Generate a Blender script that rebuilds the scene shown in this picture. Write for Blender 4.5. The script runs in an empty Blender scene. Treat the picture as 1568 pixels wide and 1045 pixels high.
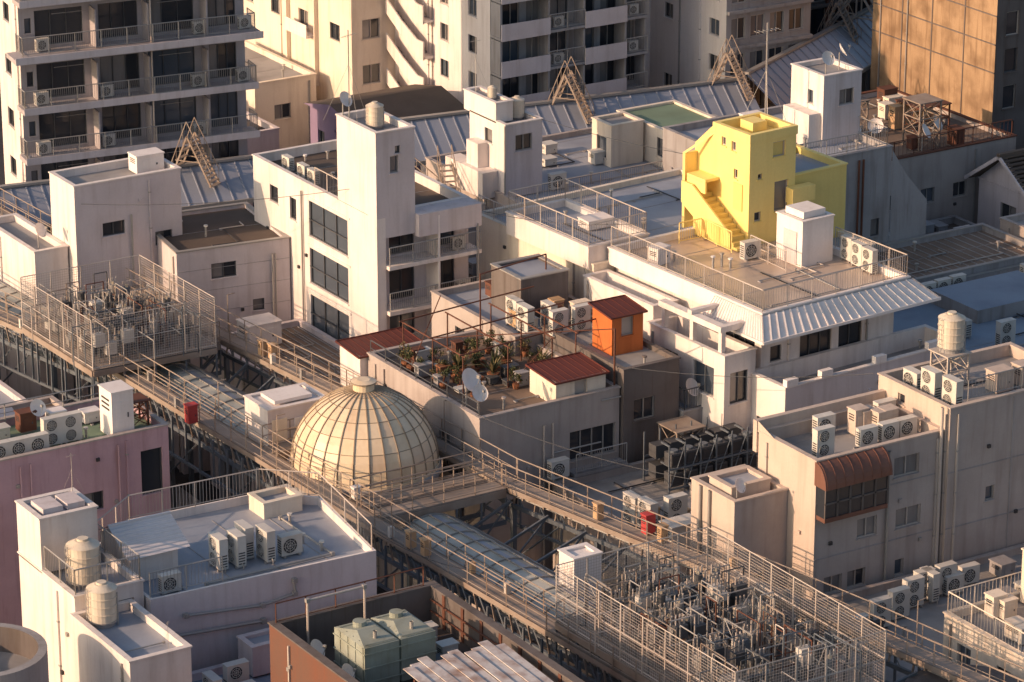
import bpy, math, random
from mathutils import Vector, Matrix
R=random.Random(7)
sc=bpy.context.scene
# ------------------------------------------------------------ materials
def mat(name,col,rough=.8,stain=.35,streak=.35,dark=(.42,.35,.3),bump=.15,metal=0.,scale=1.,kind=None,spec=.3,fine=.1):
    m=bpy.data.materials.new(name); m.use_nodes=True
    nt=m.node_tree; N=nt.nodes; L=nt.links
    b=N["Principled BSDF"]; b.inputs["Roughness"].default_value=rough; b.inputs["Metallic"].default_value=metal
    b.inputs["Specular IOR Level"].default_value=spec
    g=N.new("ShaderNodeNewGeometry")
    def noise(sx,sy,sz,det=4):
        mp=N.new("ShaderNodeMapping"); mp.inputs["Scale"].default_value=(sx,sy,sz); L.new(g.outputs["Position"],mp.inputs[0])
        n=N.new("ShaderNodeTexNoise"); n.inputs["Scale"].default_value=1; n.inputs["Detail"].default_value=det; L.new(mp.outputs[0],n.inputs[0]); return n.outputs[0]
    def ramp(src,a,c,lo=0,hi=1):
        r=N.new("ShaderNodeMapRange"); r.inputs[1].default_value=a; r.inputs[2].default_value=c; r.inputs[3].default_value=lo; r.inputs[4].default_value=hi; L.new(src,r.inputs[0]); return r.outputs[0]
    def mix(f,a,c,mode='MIX'):
        x=N.new("ShaderNodeMix"); x.data_type='RGBA'; x.blend_type=mode
        L.new(f,x.inputs[0])
        for i,s in ((6,a),(7,c)):
            if isinstance(s,tuple): x.inputs[i].default_value=(*s,1)
            else: L.new(s,x.inputs[i])
        return x.outputs[2]
    base=tuple(col)
    d=tuple(c*k for c,k in zip(col,dark))
    cur=base
    if kind=="brick":
        mp=N.new("ShaderNodeMapping"); mp.inputs["Rotation"].default_value=(math.radians(90),0,math.radians(90)); L.new(g.outputs["Position"],mp.inputs[0])
        t=N.new("ShaderNodeTexBrick"); t.inputs["Scale"].default_value=3; t.inputs["Color1"].default_value=(*base,1); t.inputs["Color2"].default_value=(*[c*.6 for c in base],1); t.inputs["Mortar"].default_value=(.14,.08,.06,1); t.inputs["Mortar Size"].default_value=.015
        L.new(mp.outputs[0],t.inputs[0]); cur=t.outputs[0]
    f1=ramp(noise(.45*scale,.45*scale,.45*scale),.42,.75,0,stain); cur=mix(f1,cur,d)
    if streak>0:
        f2=ramp(noise(2.2,2.2,.2),.5,.8,0,min(1,streak*1.25)); cur=mix(f2,cur,d)
        f4=ramp(noise(7,7,.5,3),.6,.85,0,streak*.9); cur=mix(f4,cur,tuple(c*k for c,k in zip(d,(1.0,.8,.6))))
    f3=ramp(noise(9*scale,9*scale,9*scale,3),.35,.7,0,fine); cur=mix(f3,cur,tuple(c*.55 for c in base))
    L.new(cur,b.inputs["Base Color"])
    if kind=="corr":
        w=N.new("ShaderNodeTexWave"); w.bands_direction='Y'; w.inputs["Scale"].default_value=1.6; L.new(g.outputs["Position"],w.inputs[0])
        bp=N.new("ShaderNodeBump"); bp.inputs["Strength"].default_value=.8; bp.inputs["Distance"].default_value=.06; L.new(w.outputs[0],bp.inputs["Height"]); L.new(bp.outputs[0],b.inputs["Normal"])
    elif bump>0:
        bp=N.new("ShaderNodeBump"); bp.inputs["Strength"].default_value=bump; bp.inputs["Distance"].default_value=.03; L.new(noise(6,6,6,3),bp.inputs["Height"]); L.new(bp.outputs[0],b.inputs["Normal"])
    return m
WH=mat("white_render",(.78,.72,.69),.85,.22,.32)
WH2=mat("white_paint_clean",(.82,.77,.75),.7,.15,.18)
LAV=mat("lavender_grey_and_shaded_white",(.62,.57,.59),.85,.22,.3)  # also on south sides of white buildings, where it paints their shade
TIL=mat("shaded_grey_tile_facade",(.44,.41,.43),.8,.25,.3)  # front painted grey as if in shade; the side wall is white
CRM=mat("cream_render",(.78,.69,.58),.85,.22,.3)
BEI=mat("beige_tile",(.56,.47,.41),.8,.2,.25)
BEI2=mat("grey_beige_and_shaded_beige",(.44,.39,.37),.85,.3,.35)  # also the darker, shade-painted south sides of the beige tile blocks
GRY=mat("grey_concrete_and_shaded_wall",(.36,.35,.36),.9,.4,.5)  # also gives the white far apartments a painted shaded side
DCO=mat("dark_stained_and_shaded_concrete",(.16,.14,.135),.9,.5,.6)  # also the weathered tower's south side, its shade painted dark
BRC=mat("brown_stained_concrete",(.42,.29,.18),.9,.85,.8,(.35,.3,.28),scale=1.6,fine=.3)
PNK=mat("pink_render",(.53,.36,.41),.85,.3,.4)
PUR=mat("purple_wall",(.27,.21,.33),.8,.2,.2)
BRK=mat("orange_brick",(.6,.15,.055),.85,.25,.2,kind="brick")
RFB=mat("blue_grey_waterproof_roof",(.34,.37,.43),.55,.6,0,(.55,.55,.6),spec=.4)
RFB2=mat("blue_membrane_roof",(.25,.31,.39),.6,.6,0,(.55,.55,.6))
RFG=mat("grey_roof",(.34,.33,.33),.8,.7,0,(.45,.43,.4))
RFD=mat("dark_brown_roof",(.12,.095,.08),.85,.5,0,(.5,.5,.5))
RFT=mat("tan_terrace_floor",(.52,.42,.35),.35,.45,0,(.65,.6,.55),spec=.5)
RFW=mat("brown_deck",(.22,.165,.13),.85,.5,0,(.5,.45,.4))
GRN=mat("green_roof",(.2,.28,.2),.7,.4,0)
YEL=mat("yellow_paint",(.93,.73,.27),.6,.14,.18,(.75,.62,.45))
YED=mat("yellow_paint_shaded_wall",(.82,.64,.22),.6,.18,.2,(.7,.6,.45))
ORG=mat("orange_paint",(.6,.17,.05),.6,.35,.35)
RST=mat("rusty_steel",(.15,.065,.045),.8,.5,.3,(.4,.4,.4))
RRO=mat("red_brown_metal_roof",(.14,.04,.03),.6,.5,0,(.5,.5,.5))
WCO=mat("white_corrugated",(.7,.68,.7),.6,.3,0,(.6,.45,.35),kind="corr")
STE=mat("galvanised_steel",(.38,.37,.36),.5,.3,.1,(.6,.5,.4),bump=0,metal=.3)
STD=mat("dark_steel",(.1,.105,.115),.6,.3,.1,bump=0,metal=.2)
STB=mat("blue_grey_steel",(.15,.175,.205),.55,.3,.1,bump=0,metal=.2)
STL=mat("pale_painted_steel",(.52,.47,.43),.6,.35,.1,(.5,.35,.25),bump=0)
CWS=mat("weathered_catwalk_steel",(.34,.28,.235),.6,.5,.1,(.45,.3,.2),bump=0,scale=2)
GAL=mat("catwalk_deck",(.33,.28,.245),.7,.5,0,(.5,.4,.3),bump=.3)
ACW=mat("ac_casing",(.64,.62,.58),.55,.3,.2,bump=0)
ACD=mat("ac_grille",(.05,.05,.055),.5,.1,0,bump=0)
TNK=mat("tank_cream",(.66,.59,.49),.6,.25,.4,bump=0)
TNG=mat("tank_grey_green",(.31,.34,.3),.6,.45,.5,(.55,.48,.35),bump=0,scale=2)
DOMS=[mat("dome_panel_%s"%n,c,.4,.3,.3,(.72,.6,.45),bump=.03,spec=.45,fine=.06) for n,c in (("light",(.78,.65,.48)),("mid",(.73,.6,.43)),("dull",(.67,.54,.4)))]
DOM=DOMS[0]
DOR=mat("dome_rib",(.3,.24,.18),.5,.3,.2,bump=0)
ARC=mat("arcade_panel",(.42,.44,.42),.35,.65,0,(.45,.45,.4),bump=.05,spec=.5)
ARM=mat("arcade_metal_roof",(.34,.37,.44),.4,.35,0,(.6,.6,.6),bump=.05,metal=.2)
COP=mat("copper_roof",(.21,.105,.08),.5,.4,.2,metal=.2)
RED=mat("red_box_paint",(.5,.07,.07),.6,.2,.2,bump=0)
TAN=mat("tan_box_paint",(.55,.37,.22),.6,.2,.2,bump=0)
ASP=mat("asphalt",(.05,.05,.055),.9,.4,0)
GL1=mat("glass_dark",(.03,.035,.045),.08,.0,0,bump=0,spec=.7,fine=0)
GL2=mat("glass_curtain",(.23,.22,.22),.15,.3,.5,bump=0,spec=.6,fine=0)
GL3=mat("glass_blue",(.08,.1,.13),.1,.2,0,bump=0,spec=.7,fine=0)
LF1=mat("leaf_dark",(.06,.075,.03),.7,.3,0,bump=0)
LF2=mat("leaf_dry",(.17,.14,.07),.7,.3,0,bump=0)
POT=mat("terracotta",(.3,.13,.07),.8,.3,0,bump=0)
RWH=mat("rusty_white_sheet",(.6,.57,.56),.6,.9,.4,(.4,.2,.12),scale=3.5)
# ------------------------------------------------------------ builder
class O:
    def __init__(s,name,piv=(0,0,0),rot=0):
        s.n=name; s.p=Vector(piv if len(piv)==3 else (*piv,0)); s.r=rot; s.v=[]; s.f=[]; s.mi=[]; s.ms=[]
    def M(s,m):
        if m not in s.ms: s.ms.append(m)
        return s.ms.index(m)
    def poly(s,pts,m):
        i=len(s.v); s.v+= [tuple(Vector(p)-s.p) for p in pts]; s.f.append(tuple(range(i,i+len(pts)))); s.mi.append(s.M(m))
    def box(s,x0,x1,y0,y1,z0,z1,m,top=None):
        a=[(x0,y0,z0),(x1,y0,z0),(x1,y1,z0),(x0,y1,z0),(x0,y0,z1),(x1,y0,z1),(x1,y1,z1),(x0,y1,z1)]
        for q,k in (((0,1,5,4),m),((1,2,6,5),m),((2,3,7,6),m),((3,0,4,7),m),((4,5,6,7),top or m),((3,2,1,0),m)):
            s.poly([a[i] for i in q],k)
    def beam(s,p,q,w,h,m):
        p=Vector(p);q=Vector(q);d=(q-p)
        if d.length<1e-6: return
        d.normalize(); up=Vector((0,0,1)) if abs(d.z)<.95 else Vector((1,0,0))
        sd=d.cross(up).normalized()*w/2; u=sd.cross(d).normalized()*h/2
        c=[sd+u,-sd+u,-sd-u,sd-u]; A=[p+k for k in c];B=[q+k for k in c]
        for i in range(4): s.poly([A[i],A[(i+1)%4],B[(i+1)%4],B[i]],m)
        s.poly(A[::-1],m); s.poly(B,m)
    def tube(s,p,q,r,m,n=4):
        p=Vector(p);q=Vector(q);d=(q-p)
        if d.length<1e-6: return
        d.normalize(); up=Vector((0,0,1)) if abs(d.z)<.95 else Vector((1,0,0))
        a=d.cross(up).normalized()*r; b=a.cross(d).normalized()*r
        c=[a*math.cos(2*math.pi*i/n)+b*math.sin(2*math.pi*i/n) for i in range(n)]
        for i in range(n): s.poly([p+c[i],q+c[i],q+c[(i+1)%n],p+c[(i+1)%n]][::-1],m)
    def cyl(s,x,y,z0,z1,r,m,n=20,r2=None,top=None):
        r2=r if r2 is None else r2
        A=[(x+r*math.cos(2*math.pi*i/n),y+r*math.sin(2*math.pi*i/n),z0) for i in range(n)]
        B=[(x+r2*math.cos(2*math.pi*i/n),y+r2*math.sin(2*math.pi*i/n),z1) for i in range(n)]
        for i in range(n): s.poly([A[i],A[(i+1)%n],B[(i+1)%n],B[i]],m)
        if r2>.01: s.poly(B,top or m)
    def wall(s,face,c,a0,a1,z0,z1,wins,m,fr=None):
        def P(a,z,d=0): return (c+d,a,z) if face=='W' else (a,c+d,z)
        W=[]
        for w in wins:
            ac,zb,ww,hh=w[:4]; n=w[4] if len(w)>4 else 2
            l,r=ac-ww/2,ac+ww/2
            if l<a0+.05 or r>a1-.05 or zb<z0+.02 or zb+hh>z1-.02: continue
            W.append((l,r,zb,zb+hh,n,w[5] if len(w)>5 else None))
        us=sorted({a0,a1,*[w[0] for w in W],*[w[1] for w in W]}); zs=sorted({z0,z1,*[w[2] for w in W],*[w[3] for w in W]})
        def q(pts,mm): s.poly(pts[::-1] if face=='W' else pts,mm)
        for i in range(len(us)-1):
            for j in range(len(zs)-1):
                uc=(us[i]+us[i+1])/2; zc=(zs[j]+zs[j+1])/2
                if any(w[0]<uc<w[1] and w[2]<zc<w[3] for w in W): continue
                q([P(us[i],zs[j]),P(us[i+1],zs[j]),P(us[i+1],zs[j+1]),P(us[i],zs[j+1])],m)
        def bx(u0,u1,za,zb,d0,d1,mm):
            if face=='W': s.box(c+d0,c+d1,u0,u1,za,zb,mm)
            else: s.box(u0,u1,c+d0,c+d1,za,zb,mm)
        for l,r,b,t,n,gm in W:
            D=.16; g=gm or R.choice([GL1,GL1,GL2,GL3]); F=fr or R.choice([STL,STE,STD])
            q([P(l,b),P(l,b,D),P(l,t,D),P(l,t)][::-1],m); q([P(r,b),P(r,b,D),P(r,t,D),P(r,t)],m)
            q([P(l,t),P(l,t,D),P(r,t,D),P(r,t)],m); q([P(l,b),P(r,b),P(r,b,D),P(l,b,D)],m)
            k=R.random()
            if gm is None and n>=2 and k<.45:   # half curtained
                sp=l+(r-l)*R.choice([1,n-1])/n
                q([P(l,b,D),P(sp,b,D),P(sp,t,D),P(l,t,D)],GL2); q([P(sp,b,D),P(r,b,D),P(r,t,D),P(sp,t,D)],GL1)
            else: q([P(l,b,D),P(r,b,D),P(r,t,D),P(l,t,D)],g)
            e=.05
            bx(l,l+e,b,t,.08,.155,F);bx(r-e,r,b,t,.08,.155,F);bx(l+e,r-e,b,b+e,.08,.155,F);bx(l+e,r-e,t-e,t,.08,.155,F)
            for k in range(1,n):
                x=l+(r-l)*k/n; bx(x-e/2,x+e/2,b+e,t-e,.09,.15,F)
            bx(l-.06,r+.06,b-.06,b-.005,-.06,.05,m)
        if a1-a0>3.5 and z1-z0>5:
            for k in range(int((a1-a0)*.45)):
                a=R.uniform(a0+.4,a1-.4); z=z1-R.uniform(.8,min(6,z1-z0-1))
                if any(w[0]-.25<a<w[1]+.25 and w[2]-.25<z<w[3]+.25 for w in W): continue
                bx(a-.08,a+.08,z-.08,z+.08,-.1,-.002,R.choice([STE,m,ACD]))
            for k in range(1+int((a1-a0)/8)):
                a=R.uniform(a0+.2,a1-.2)
                if any(w[0]-.1<a<w[1]+.1 for w in W): continue
                bx(a-.04,a+.04,z0,z1-.3,-.09,-.01,R.choice([m,STE,STL]))
                for j in range(int((z1-z0)/2)): bx(a-.07,a+.07,z0+1+j*2,z0+1.06+j*2,-.1,-.003,STE)
    def block(s,x0,x1,y0,y1,z0,z1,wm,rm,par=.5,W=(),S=(),cap=None,t=.18,Sm=None,fr=None,inn=None):  # Sm: south wall colour, mostly a darker one with shade painted in
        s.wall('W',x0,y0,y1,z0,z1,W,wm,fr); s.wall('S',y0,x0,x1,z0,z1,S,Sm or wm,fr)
        s.poly([(x1,y0,z0),(x1,y1,z0),(x1,y1,z1),(x1,y0,z1)],wm); s.poly([(x1,y1,z0),(x0,y1,z0),(x0,y1,z1),(x1,y1,z1)],wm)
        zr=z1-par; a,b,c,d=x0+t,x1-t,y0+t,y1-t
        s.poly([(a,c,zr),(b,c,zr),(b,d,zr),(a,d,zr)],rm)
        im=inn or wm
        if par>0:
            s.poly([(a,c,zr),(a,d,zr),(a,d,z1),(a,c,z1)],im); s.poly([(b,d,zr),(b,c,zr),(b,c,z1),(b,d,z1)],im)
            s.poly([(b,c,zr),(a,c,zr),(a,c,z1),(b,c,z1)],im); s.poly([(a,d,zr),(b,d,zr),(b,d,z1),(a,d,z1)],im)
        cm=cap or wm; o=.05; h=.07
        s.box(x0-o,x1+o,y0-o,c+.03,z1+.002,z1+h,cm); s.box(x0-o,x1+o,d-.03,y1+o,z1+.002,z1+h,cm)
        s.box(x0-o,a+.03,c+.032,d-.032,z1+.002,z1+h-.003,cm); s.box(b-.03,x1+o,c+.032,d-.032,z1+.002,z1+h-.003,cm)
        A=(b-a)*(d-c)
        if A>18 and par>.1:
            for k in range(int(min(6,A/14))):
                px,py=R.uniform(a+.5,b-.5),R.uniform(c+.5,d-.5); hh=R.uniform(.25,.7)
                s.cyl(px,py,zr,zr+hh,.06,STE,8); s.cyl(px,py,zr+hh,zr+hh+.08,.12,R.choice([STE,ACW,wm]),8)
            for k in range(int(min(5,A/16))):
                px,py=R.uniform(a+.5,b-1.5),R.uniform(c+.5,d-1.5); qx=R.uniform(px,b-.4); qy=R.uniform(py,d-.4); m=R.choice([STE,STL,ACD])
                s.tube((px,py,zr+.08),(qx,py,zr+.08),.035,m,5); s.tube((qx,py,zr+.08),(qx,qy,zr+.08),.035,m,5)
                for j in range(int((qx-px)/1.2)): s.box(px+j*1.2,px+j*1.2+.12,py-.12,py+.12,zr+.002,zr+.06,GRY)
            for k in range(1,int((d-c)/3.2)+1):
                yy=c+k*3.2
                if yy<d-.2: s.box(a,b,yy,yy+.03,zr+.002,zr+.012,GRY)
    def rail(s,pts,z,h=1.1,m=None,bar=.2,r=.022,mid=0):
        m=m or STL
        for p,q in zip(pts,pts[1:]):
            p=Vector((p[0],p[1],p[2] if len(p)>2 else z)); q=Vector((q[0],q[1],q[2] if len(q)>2 else z)); H=Vector((0,0,h))
            s.tube(p+H,q+H,r*1.5,m); s.tube(p+Vector((0,0,.12)),q+Vector((0,0,.12)),r,m)
            for k in range(mid): s.tube(p+H*(k+1)/(mid+1),q+H*(k+1)/(mid+1),r,m)
            L=(q-p).length; n=max(1,round(L/1.5))
            for k in range(n+1): a=p.lerp(q,k/n); s.tube(a,a+H,r*1.4,m)
            if bar:
                n=max(1,round(L/bar))
                for k in range(1,n): a=p.lerp(q,k/n); s.tube(a+Vector((0,0,.12)),a+H,r*.6,m,3)
    def mesh(s):
        me=bpy.data.meshes.new(s.n); me.from_pydata(s.v,[],s.f)
        for m in s.ms: me.materials.append(m)
        me.polygons.foreach_set("material_index",s.mi); me.update(); return me
    def done(s):
        ob=bpy.data.objects.new(s.n,s.mesh()); ob.location=s.p; ob.rotation_euler[2]=math.radians(s.r); bpy.context.collection.objects.link(ob); return ob
_cache={}
def inst(key,name,build,x,y,z,rot=0,sc_=1):
    if key not in _cache:
        o=O(name); build(o); _cache[key]=o.mesh()
    ob=bpy.data.objects.new(name,_cache[key]); ob.location=(x,y,z); ob.rotation_euler[2]=math.radians(rot); ob.scale=(sc_,)*3; bpy.context.collection.objects.link(ob); return ob
# ------------------------------------------------------------ small objects
def disc(o,x,y,z,r,m,n=20):
    o.poly([(x+r*math.cos(2*math.pi*i/n),y,z+r*math.sin(2*math.pi*i/n)) for i in range(n)],m)
def ringS(o,x,y,z,r,m):
    n=20
    for i in range(n):
        a,b=2*math.pi*i/n,2*math.pi*(i+1)/n
        o.tube((x+r*math.cos(a),y,z+r*math.sin(a)),(x+r*math.cos(b),y,z+r*math.sin(b)),.012,m)
def ac1(o,h=.85,w=1.0,fans=1):
    d=.4
    o.box(-w/2,w/2,-d/2,d/2,.1,.1+h,ACW); o.box(-w/2-.015,w/2+.015,-d/2-.015,d/2+.015,.1+h,.13+h,ACW)
    for sx in (-1,1): o.box(sx*w*.36-.05,sx*w*.36+.05,-d/2-.05,d/2+.05,0,.098,STE)
    for k in range(fans):
        zc=.1+h*(k+.5)/fans; rr=min(.34,h/fans*.42); xc=-.1
        disc(o,xc,-d/2-.006,zc,rr,ACD)
        for q in (1,.7,.4): ringS(o,xc,-d/2-.02,zc,rr*q,ACW)
        for a in range(8): o.tube((xc,-d/2-.02,zc),(xc+rr*math.cos(a*.785),-d/2-.02,zc+rr*math.sin(a*.785)),.01,ACW,3)
    for k in range(5): o.box(w/2+.001,w/2+.012,-.15,.15,.2+k*.12,.25+k*.12,ACD)
    for k in range(6): o.box(-w/2-.012,-w/2-.001,-.15,.15,.2+k*.11,.25+k*.11,ACD)
    o.tube((w/2,0,.25),(w/2+.12,0,.2),.03,STE); o.tube((w/2+.12,0,.22),(w/2+.12,0,0),.03,STE)
def ac(x,y,z,rot=0,fans=1,s=1.0):
    if fans==1: inst('ac1','air_conditioner_unit',lambda o:ac1(o),x,y,z,rot,s)
    else: inst('ac2','air_conditioner_tall_unit',lambda o:ac1(o,1.35,1.0,2),x,y,z,rot,s)
def _tank(o):
    r=.7
    for k,(a,b) in enumerate(((0,.4),(.4,.8),(.8,1.2),(1.2,1.6))):
        o.cyl(0,0,.3+a,.3+b-.05,r,TNK,24); o.cyl(0,0,.3+b-.05,.3+b,r+.04,TNK,24)
    o.cyl(0,0,1.9,2.1,r+.03,TNK,24,.35); o.cyl(0,0,2.1,2.2,.25,TNK,16)
    o.cyl(0,0,.24,.3,r+.05,STE,24); o.cyl(0,0,0,.24,r-.1,GRY,24)
    for s in(-.15,.15): o.tube((-r-.08,s,0),(-r-.08,s,2.0),.02,STE)
    for k in range(7): o.tube((-r-.08,-.15,.25+k*.27),(-r-.08,.15,.25+k*.27),.015,STE)
    o.tube((r*.8,-.5,0),(r*.8,-.5,1.7),.04,STE)
def tank(x,y,z,s=1): inst('tank','cylindrical_water_tank',_tank,x,y,z,0,s)
def _dish(o):
    o.tube((0,0,0),(0,0,1.0),.035,STE,6)
    c=Vector((0,-.1,1.1)); ax=Vector((0,-.85,.52)).normalized(); u=Vector((1,0,0)); v=ax.cross(u)
    n=18; prev=[c]*n
    for k in range(1,5):
        rr=.42*k/4; dd=.14*(k/4)**2
        cur=[c+u*rr*math.cos(6.2832*i/n)+v*rr*math.sin(6.2832*i/n)+ax*dd for i in range(n)]
        for i in range(n): o.poly([prev[i],prev[(i+1)%n],cur[(i+1)%n],cur[i]] if k>1 else [c,cur[(i+1)%n],cur[i]],WH2)
        prev=cur
    o.tube(c-v*.4+ax*.1,c+ax*.5-v*.1,.015,STE); o.box(-.05,.05,c.y-.5,c.y-.38,c.z+.2,c.z+.32,STE)
def dish(x,y,z,rot=0,s=1): inst('dish','satellite_dish',_dish,x,y,z,rot,s)
def _ant(o):
    o.tube((0,0,0),(0,0,3.2),.022,STE,6); o.tube((-.35,0,3),(.35,0,3),.01,STE)
    for k in range(6): o.tube((-.33+k*.13,-.12,3),(-.33+k*.13,.12,3),.006,STE,3)
    for a in range(3): t=a*2.094; o.tube((0,0,2),(math.cos(t)*.9,math.sin(t)*.9,0),.006,STE,3)
def ant(x,y,z,rot=0,s=1): inst('ant','tv_antenna',_ant,x,y,z,rot,s)
def _plant(seed):
    def b(o):
        r=random.Random(seed)
        o.cyl(0,0,0,.3,.16,POT,12,.22)
        cl=[(r.uniform(-.25,.25),r.uniform(-.25,.25),r.uniform(.45,1.0),r.uniform(.14,.28)) for _ in range(6)]
        for c in cl:
            o.tube((0,0,.25),(c[0],c[1],c[2]),.02,RST,4); m=r.choice([LF1,LF1,LF2])
            for _ in range(32):
                d=Vector((r.gauss(0,1),r.gauss(0,1),r.gauss(0,1))).normalized()*c[3]*r.random()**.4; p=Vector(c[:3])+d
                a=Vector((r.gauss(0,1),r.gauss(0,1),r.gauss(0,1))).normalized()*.06; e=a.cross(Vector((r.gauss(0,1),r.gauss(0,1),1))).normalized()*.035
                o.poly([p-a,p+e,p+a,p-e],m)
    return b
def plant(x,y,z,s=1):
    k=R.randint(0,4); inst('plant%d'%k,'potted_shrub',_plant(k),x,y,z,R.uniform(0,360),s)
def _agave(o):
    r=random.Random(3); o.cyl(0,0,0,.35,.2,POT,12,.27)
    for i in range(34):
        a=r.uniform(0,6.28); el=r.uniform(.3,1.4); L=r.uniform(.6,1.0); d=Vector((math.cos(a)*math.cos(el),math.sin(a)*math.cos(el),math.sin(el)))
        s=Vector((-math.sin(a),math.cos(a),0))*.045; p=Vector((0,0,.35)); q=p+d*L*.6; t=p+d*L+Vector((0,0,-.1))
        m=r.choice([LF1,LF2]); o.poly([p-s*.6,p+s*.6,q+s,q-s],m); o.poly([q-s,q+s,t],m)
def agave(x,y,z,s=1): inst('agave','spiky_agave_plant',_agave,x,y,z,R.uniform(0,360),s)
def cbox(name,x,y,z,w,d,h,m,rot=0):
    o=O(name,(x,y,z),rot); o.box(x-w/2,x+w/2,y-d/2,y+d/2,z+.08,z+h,m); o.box(x-w/2-.04,x+w/2+.04,y-d/2-.04,y+d/2+.04,z+h+.002,z+h+.06,m)
    o.box(x-w/2+.08,x+w/2-.08,y-d/2+.08,y+d/2-.08,z,z+.079,STE)
    o.box(x-w*.3,x+w*.3,y-d/2-.02,y-d/2-.001,z+h*.25,z+h*.8,m); o.box(x+w*.2,x+w*.25,y-d/2-.05,y-d/2-.021,z+h*.45,z+h*.55,STD)
    for k in range(3): o.box(x-w/2-.02,x-w/2-.001,y-d*.3,y+d*.3,z+h*(.6+.1*k),z+h*(.64+.1*k),ACD)
    return o.done()
def conduit(pts,r=.05,m=None,name="roof_conduit"):
    o=O(name)
    for p,q in zip(pts,pts[1:]): o.tube(p,q,r,m or STE,6)
    for p in pts: o.box(p[0]-r*1.6,p[0]+r*1.6,p[1]-r*1.6,p[1]+r*1.6,p[2]-r*1.6,p[2]+r*1.6,STE)
    o.done()
def rails(pts,z,h=1.1,m=None,bar=.2,mid=0,name="roof_railing",piv=(0,0),rot=0):
    o=O(name,piv,rot); o.rail(pts,z,h,m,bar,mid=mid); o.done()
def rwin(a0,a1,zs,n,w,h,p=2,skip=0):
    out=[]
    for z in zs:
        for i in range(n):
            if R.random()<skip: continue
            out.append((a0+(a1-a0)*(i+.5)/n,z,w,h,p))
    return out
# ------------------------------------------------------------ ground
o=O("ground"); o.poly([(-1500,-1500,0),(1500,-1500,0),(1500,1500,0),(-1500,1500,0)],ASP); o.done()
o=O("shopping_street_road"); o.poly([(-13.5,-60,.004),(-9.5,-60,.004),(-9.5,60,.004),(-13.5,60,.004)],RFG); o.done()
# ------------------------------------------------------------ top-left apartment block
p=(-5.8,44.5); o=O("balcony_apartment_building",p,-8)
Z=[8,11,14,17.2,20.4,23.6]
wins=[]
for z in Z:
    for xc,w in ((-3.4,2.9),(.2,2.4),(3.4,2.9),(6.6,1.7)): wins.append((xc,z+.2,w,2.1,3))
    wins.append((-5.35+.1,z+1,.4,.9,1))
o.block(-5.8,8,44.5,49,0,26,WH,RFG,.6,S=wins,W=rwin(45,49,[9,12,15.2,18.4],1,1.2,1.1),fr=STD,Sm=TIL)  # front in painted shade grey, west wall left white
for z in Z:
    big=.5 if z==17.2 else 0
    o.box(-6.1-big,8.3+big*.4,43.1-big,44.5,z-.28,z,TIL)
    o.box(-6.1-big,8.3+big*.4,43.05-big,43.098-big,z-.3,z+.12,LAV)
    o.rail([(-6,43.2),(8.2,43.2)],z,1.1,STE,.12); o.rail([(-6,43.2),(-6,44.5)],z,1.1,STE,.12); o.rail([(8.2,43.2),(8.2,44.5)],z,1.1,STE,.12)
    for x in (-1.5,1.7,5.3): o.box(x-.04,x+.04,43.4,44.5,z,z+2.3,TIL)
    for x in (-4,2.4): o.tube((x,43.8,z+2.2),(x+2,43.8,z+2.2),.02,STE)
for x in (1.8,): o.tube((x,43.3,3),(x,43.3,26),.05,STL,6)
o.done()
for z in Z[1:5]:
    for x in (-4.9,-1.0,4.6,7.4):
        if R.random()<.8: ac(x+ (z%1),43.9-(x+5.8)*.14,z,0,1,.8)
# ------------------------------------------------------------ far apartments
o=O("white_apartment_house")
o.block(20.9,29,52.8,70,0,25,CRM,RFG,.6,W=[(a,z,1.3,1.1,2) for z in (11.6,14.7,18) for a in (55,59.2,63,66.8)],S=rwin(21,29,[9,12,15,18,21],3,1.3,1.3))
for z in (13.2,16.4): o.box(20.2,20.9,57.5,60.6,z-2,z-1.85,WH); o.box(20.15,20.2,57.5,60.6,z-2,z-1.1,WH)
for a in (57.2,61): o.box(20.6,20.899,a,a+.12,8,25,CRM)
o.done()
o=O("low_cream_annex"); o.block(15.5,20,56,66,0,9.2,CRM,RFG,.3,W=[(58,7,1,.9),(62,7,1,.9)],S=[(17.5,6.6,1.2,1)]); o.done()
o=O("stair_apartment_building")
fl=[10+2.35*i for i in range(-1,6)]
o.block(24.1,36,41.1,53,0,25,WH,RFG,.6,W=[(a,z+.7,1.0,1.1,2) for z in fl for a in (43.2,46.6)],Sm=GRY,  # white block, south side painted in its shade tone
  S=[(x,z+.2,w,1.75,2) for z in fl for x,w in ((25.6,1.2),(27.2,1.0),(29.1,1.3),(31,1.5),(32.8,1.2),(34.6,1.3))])
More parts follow.
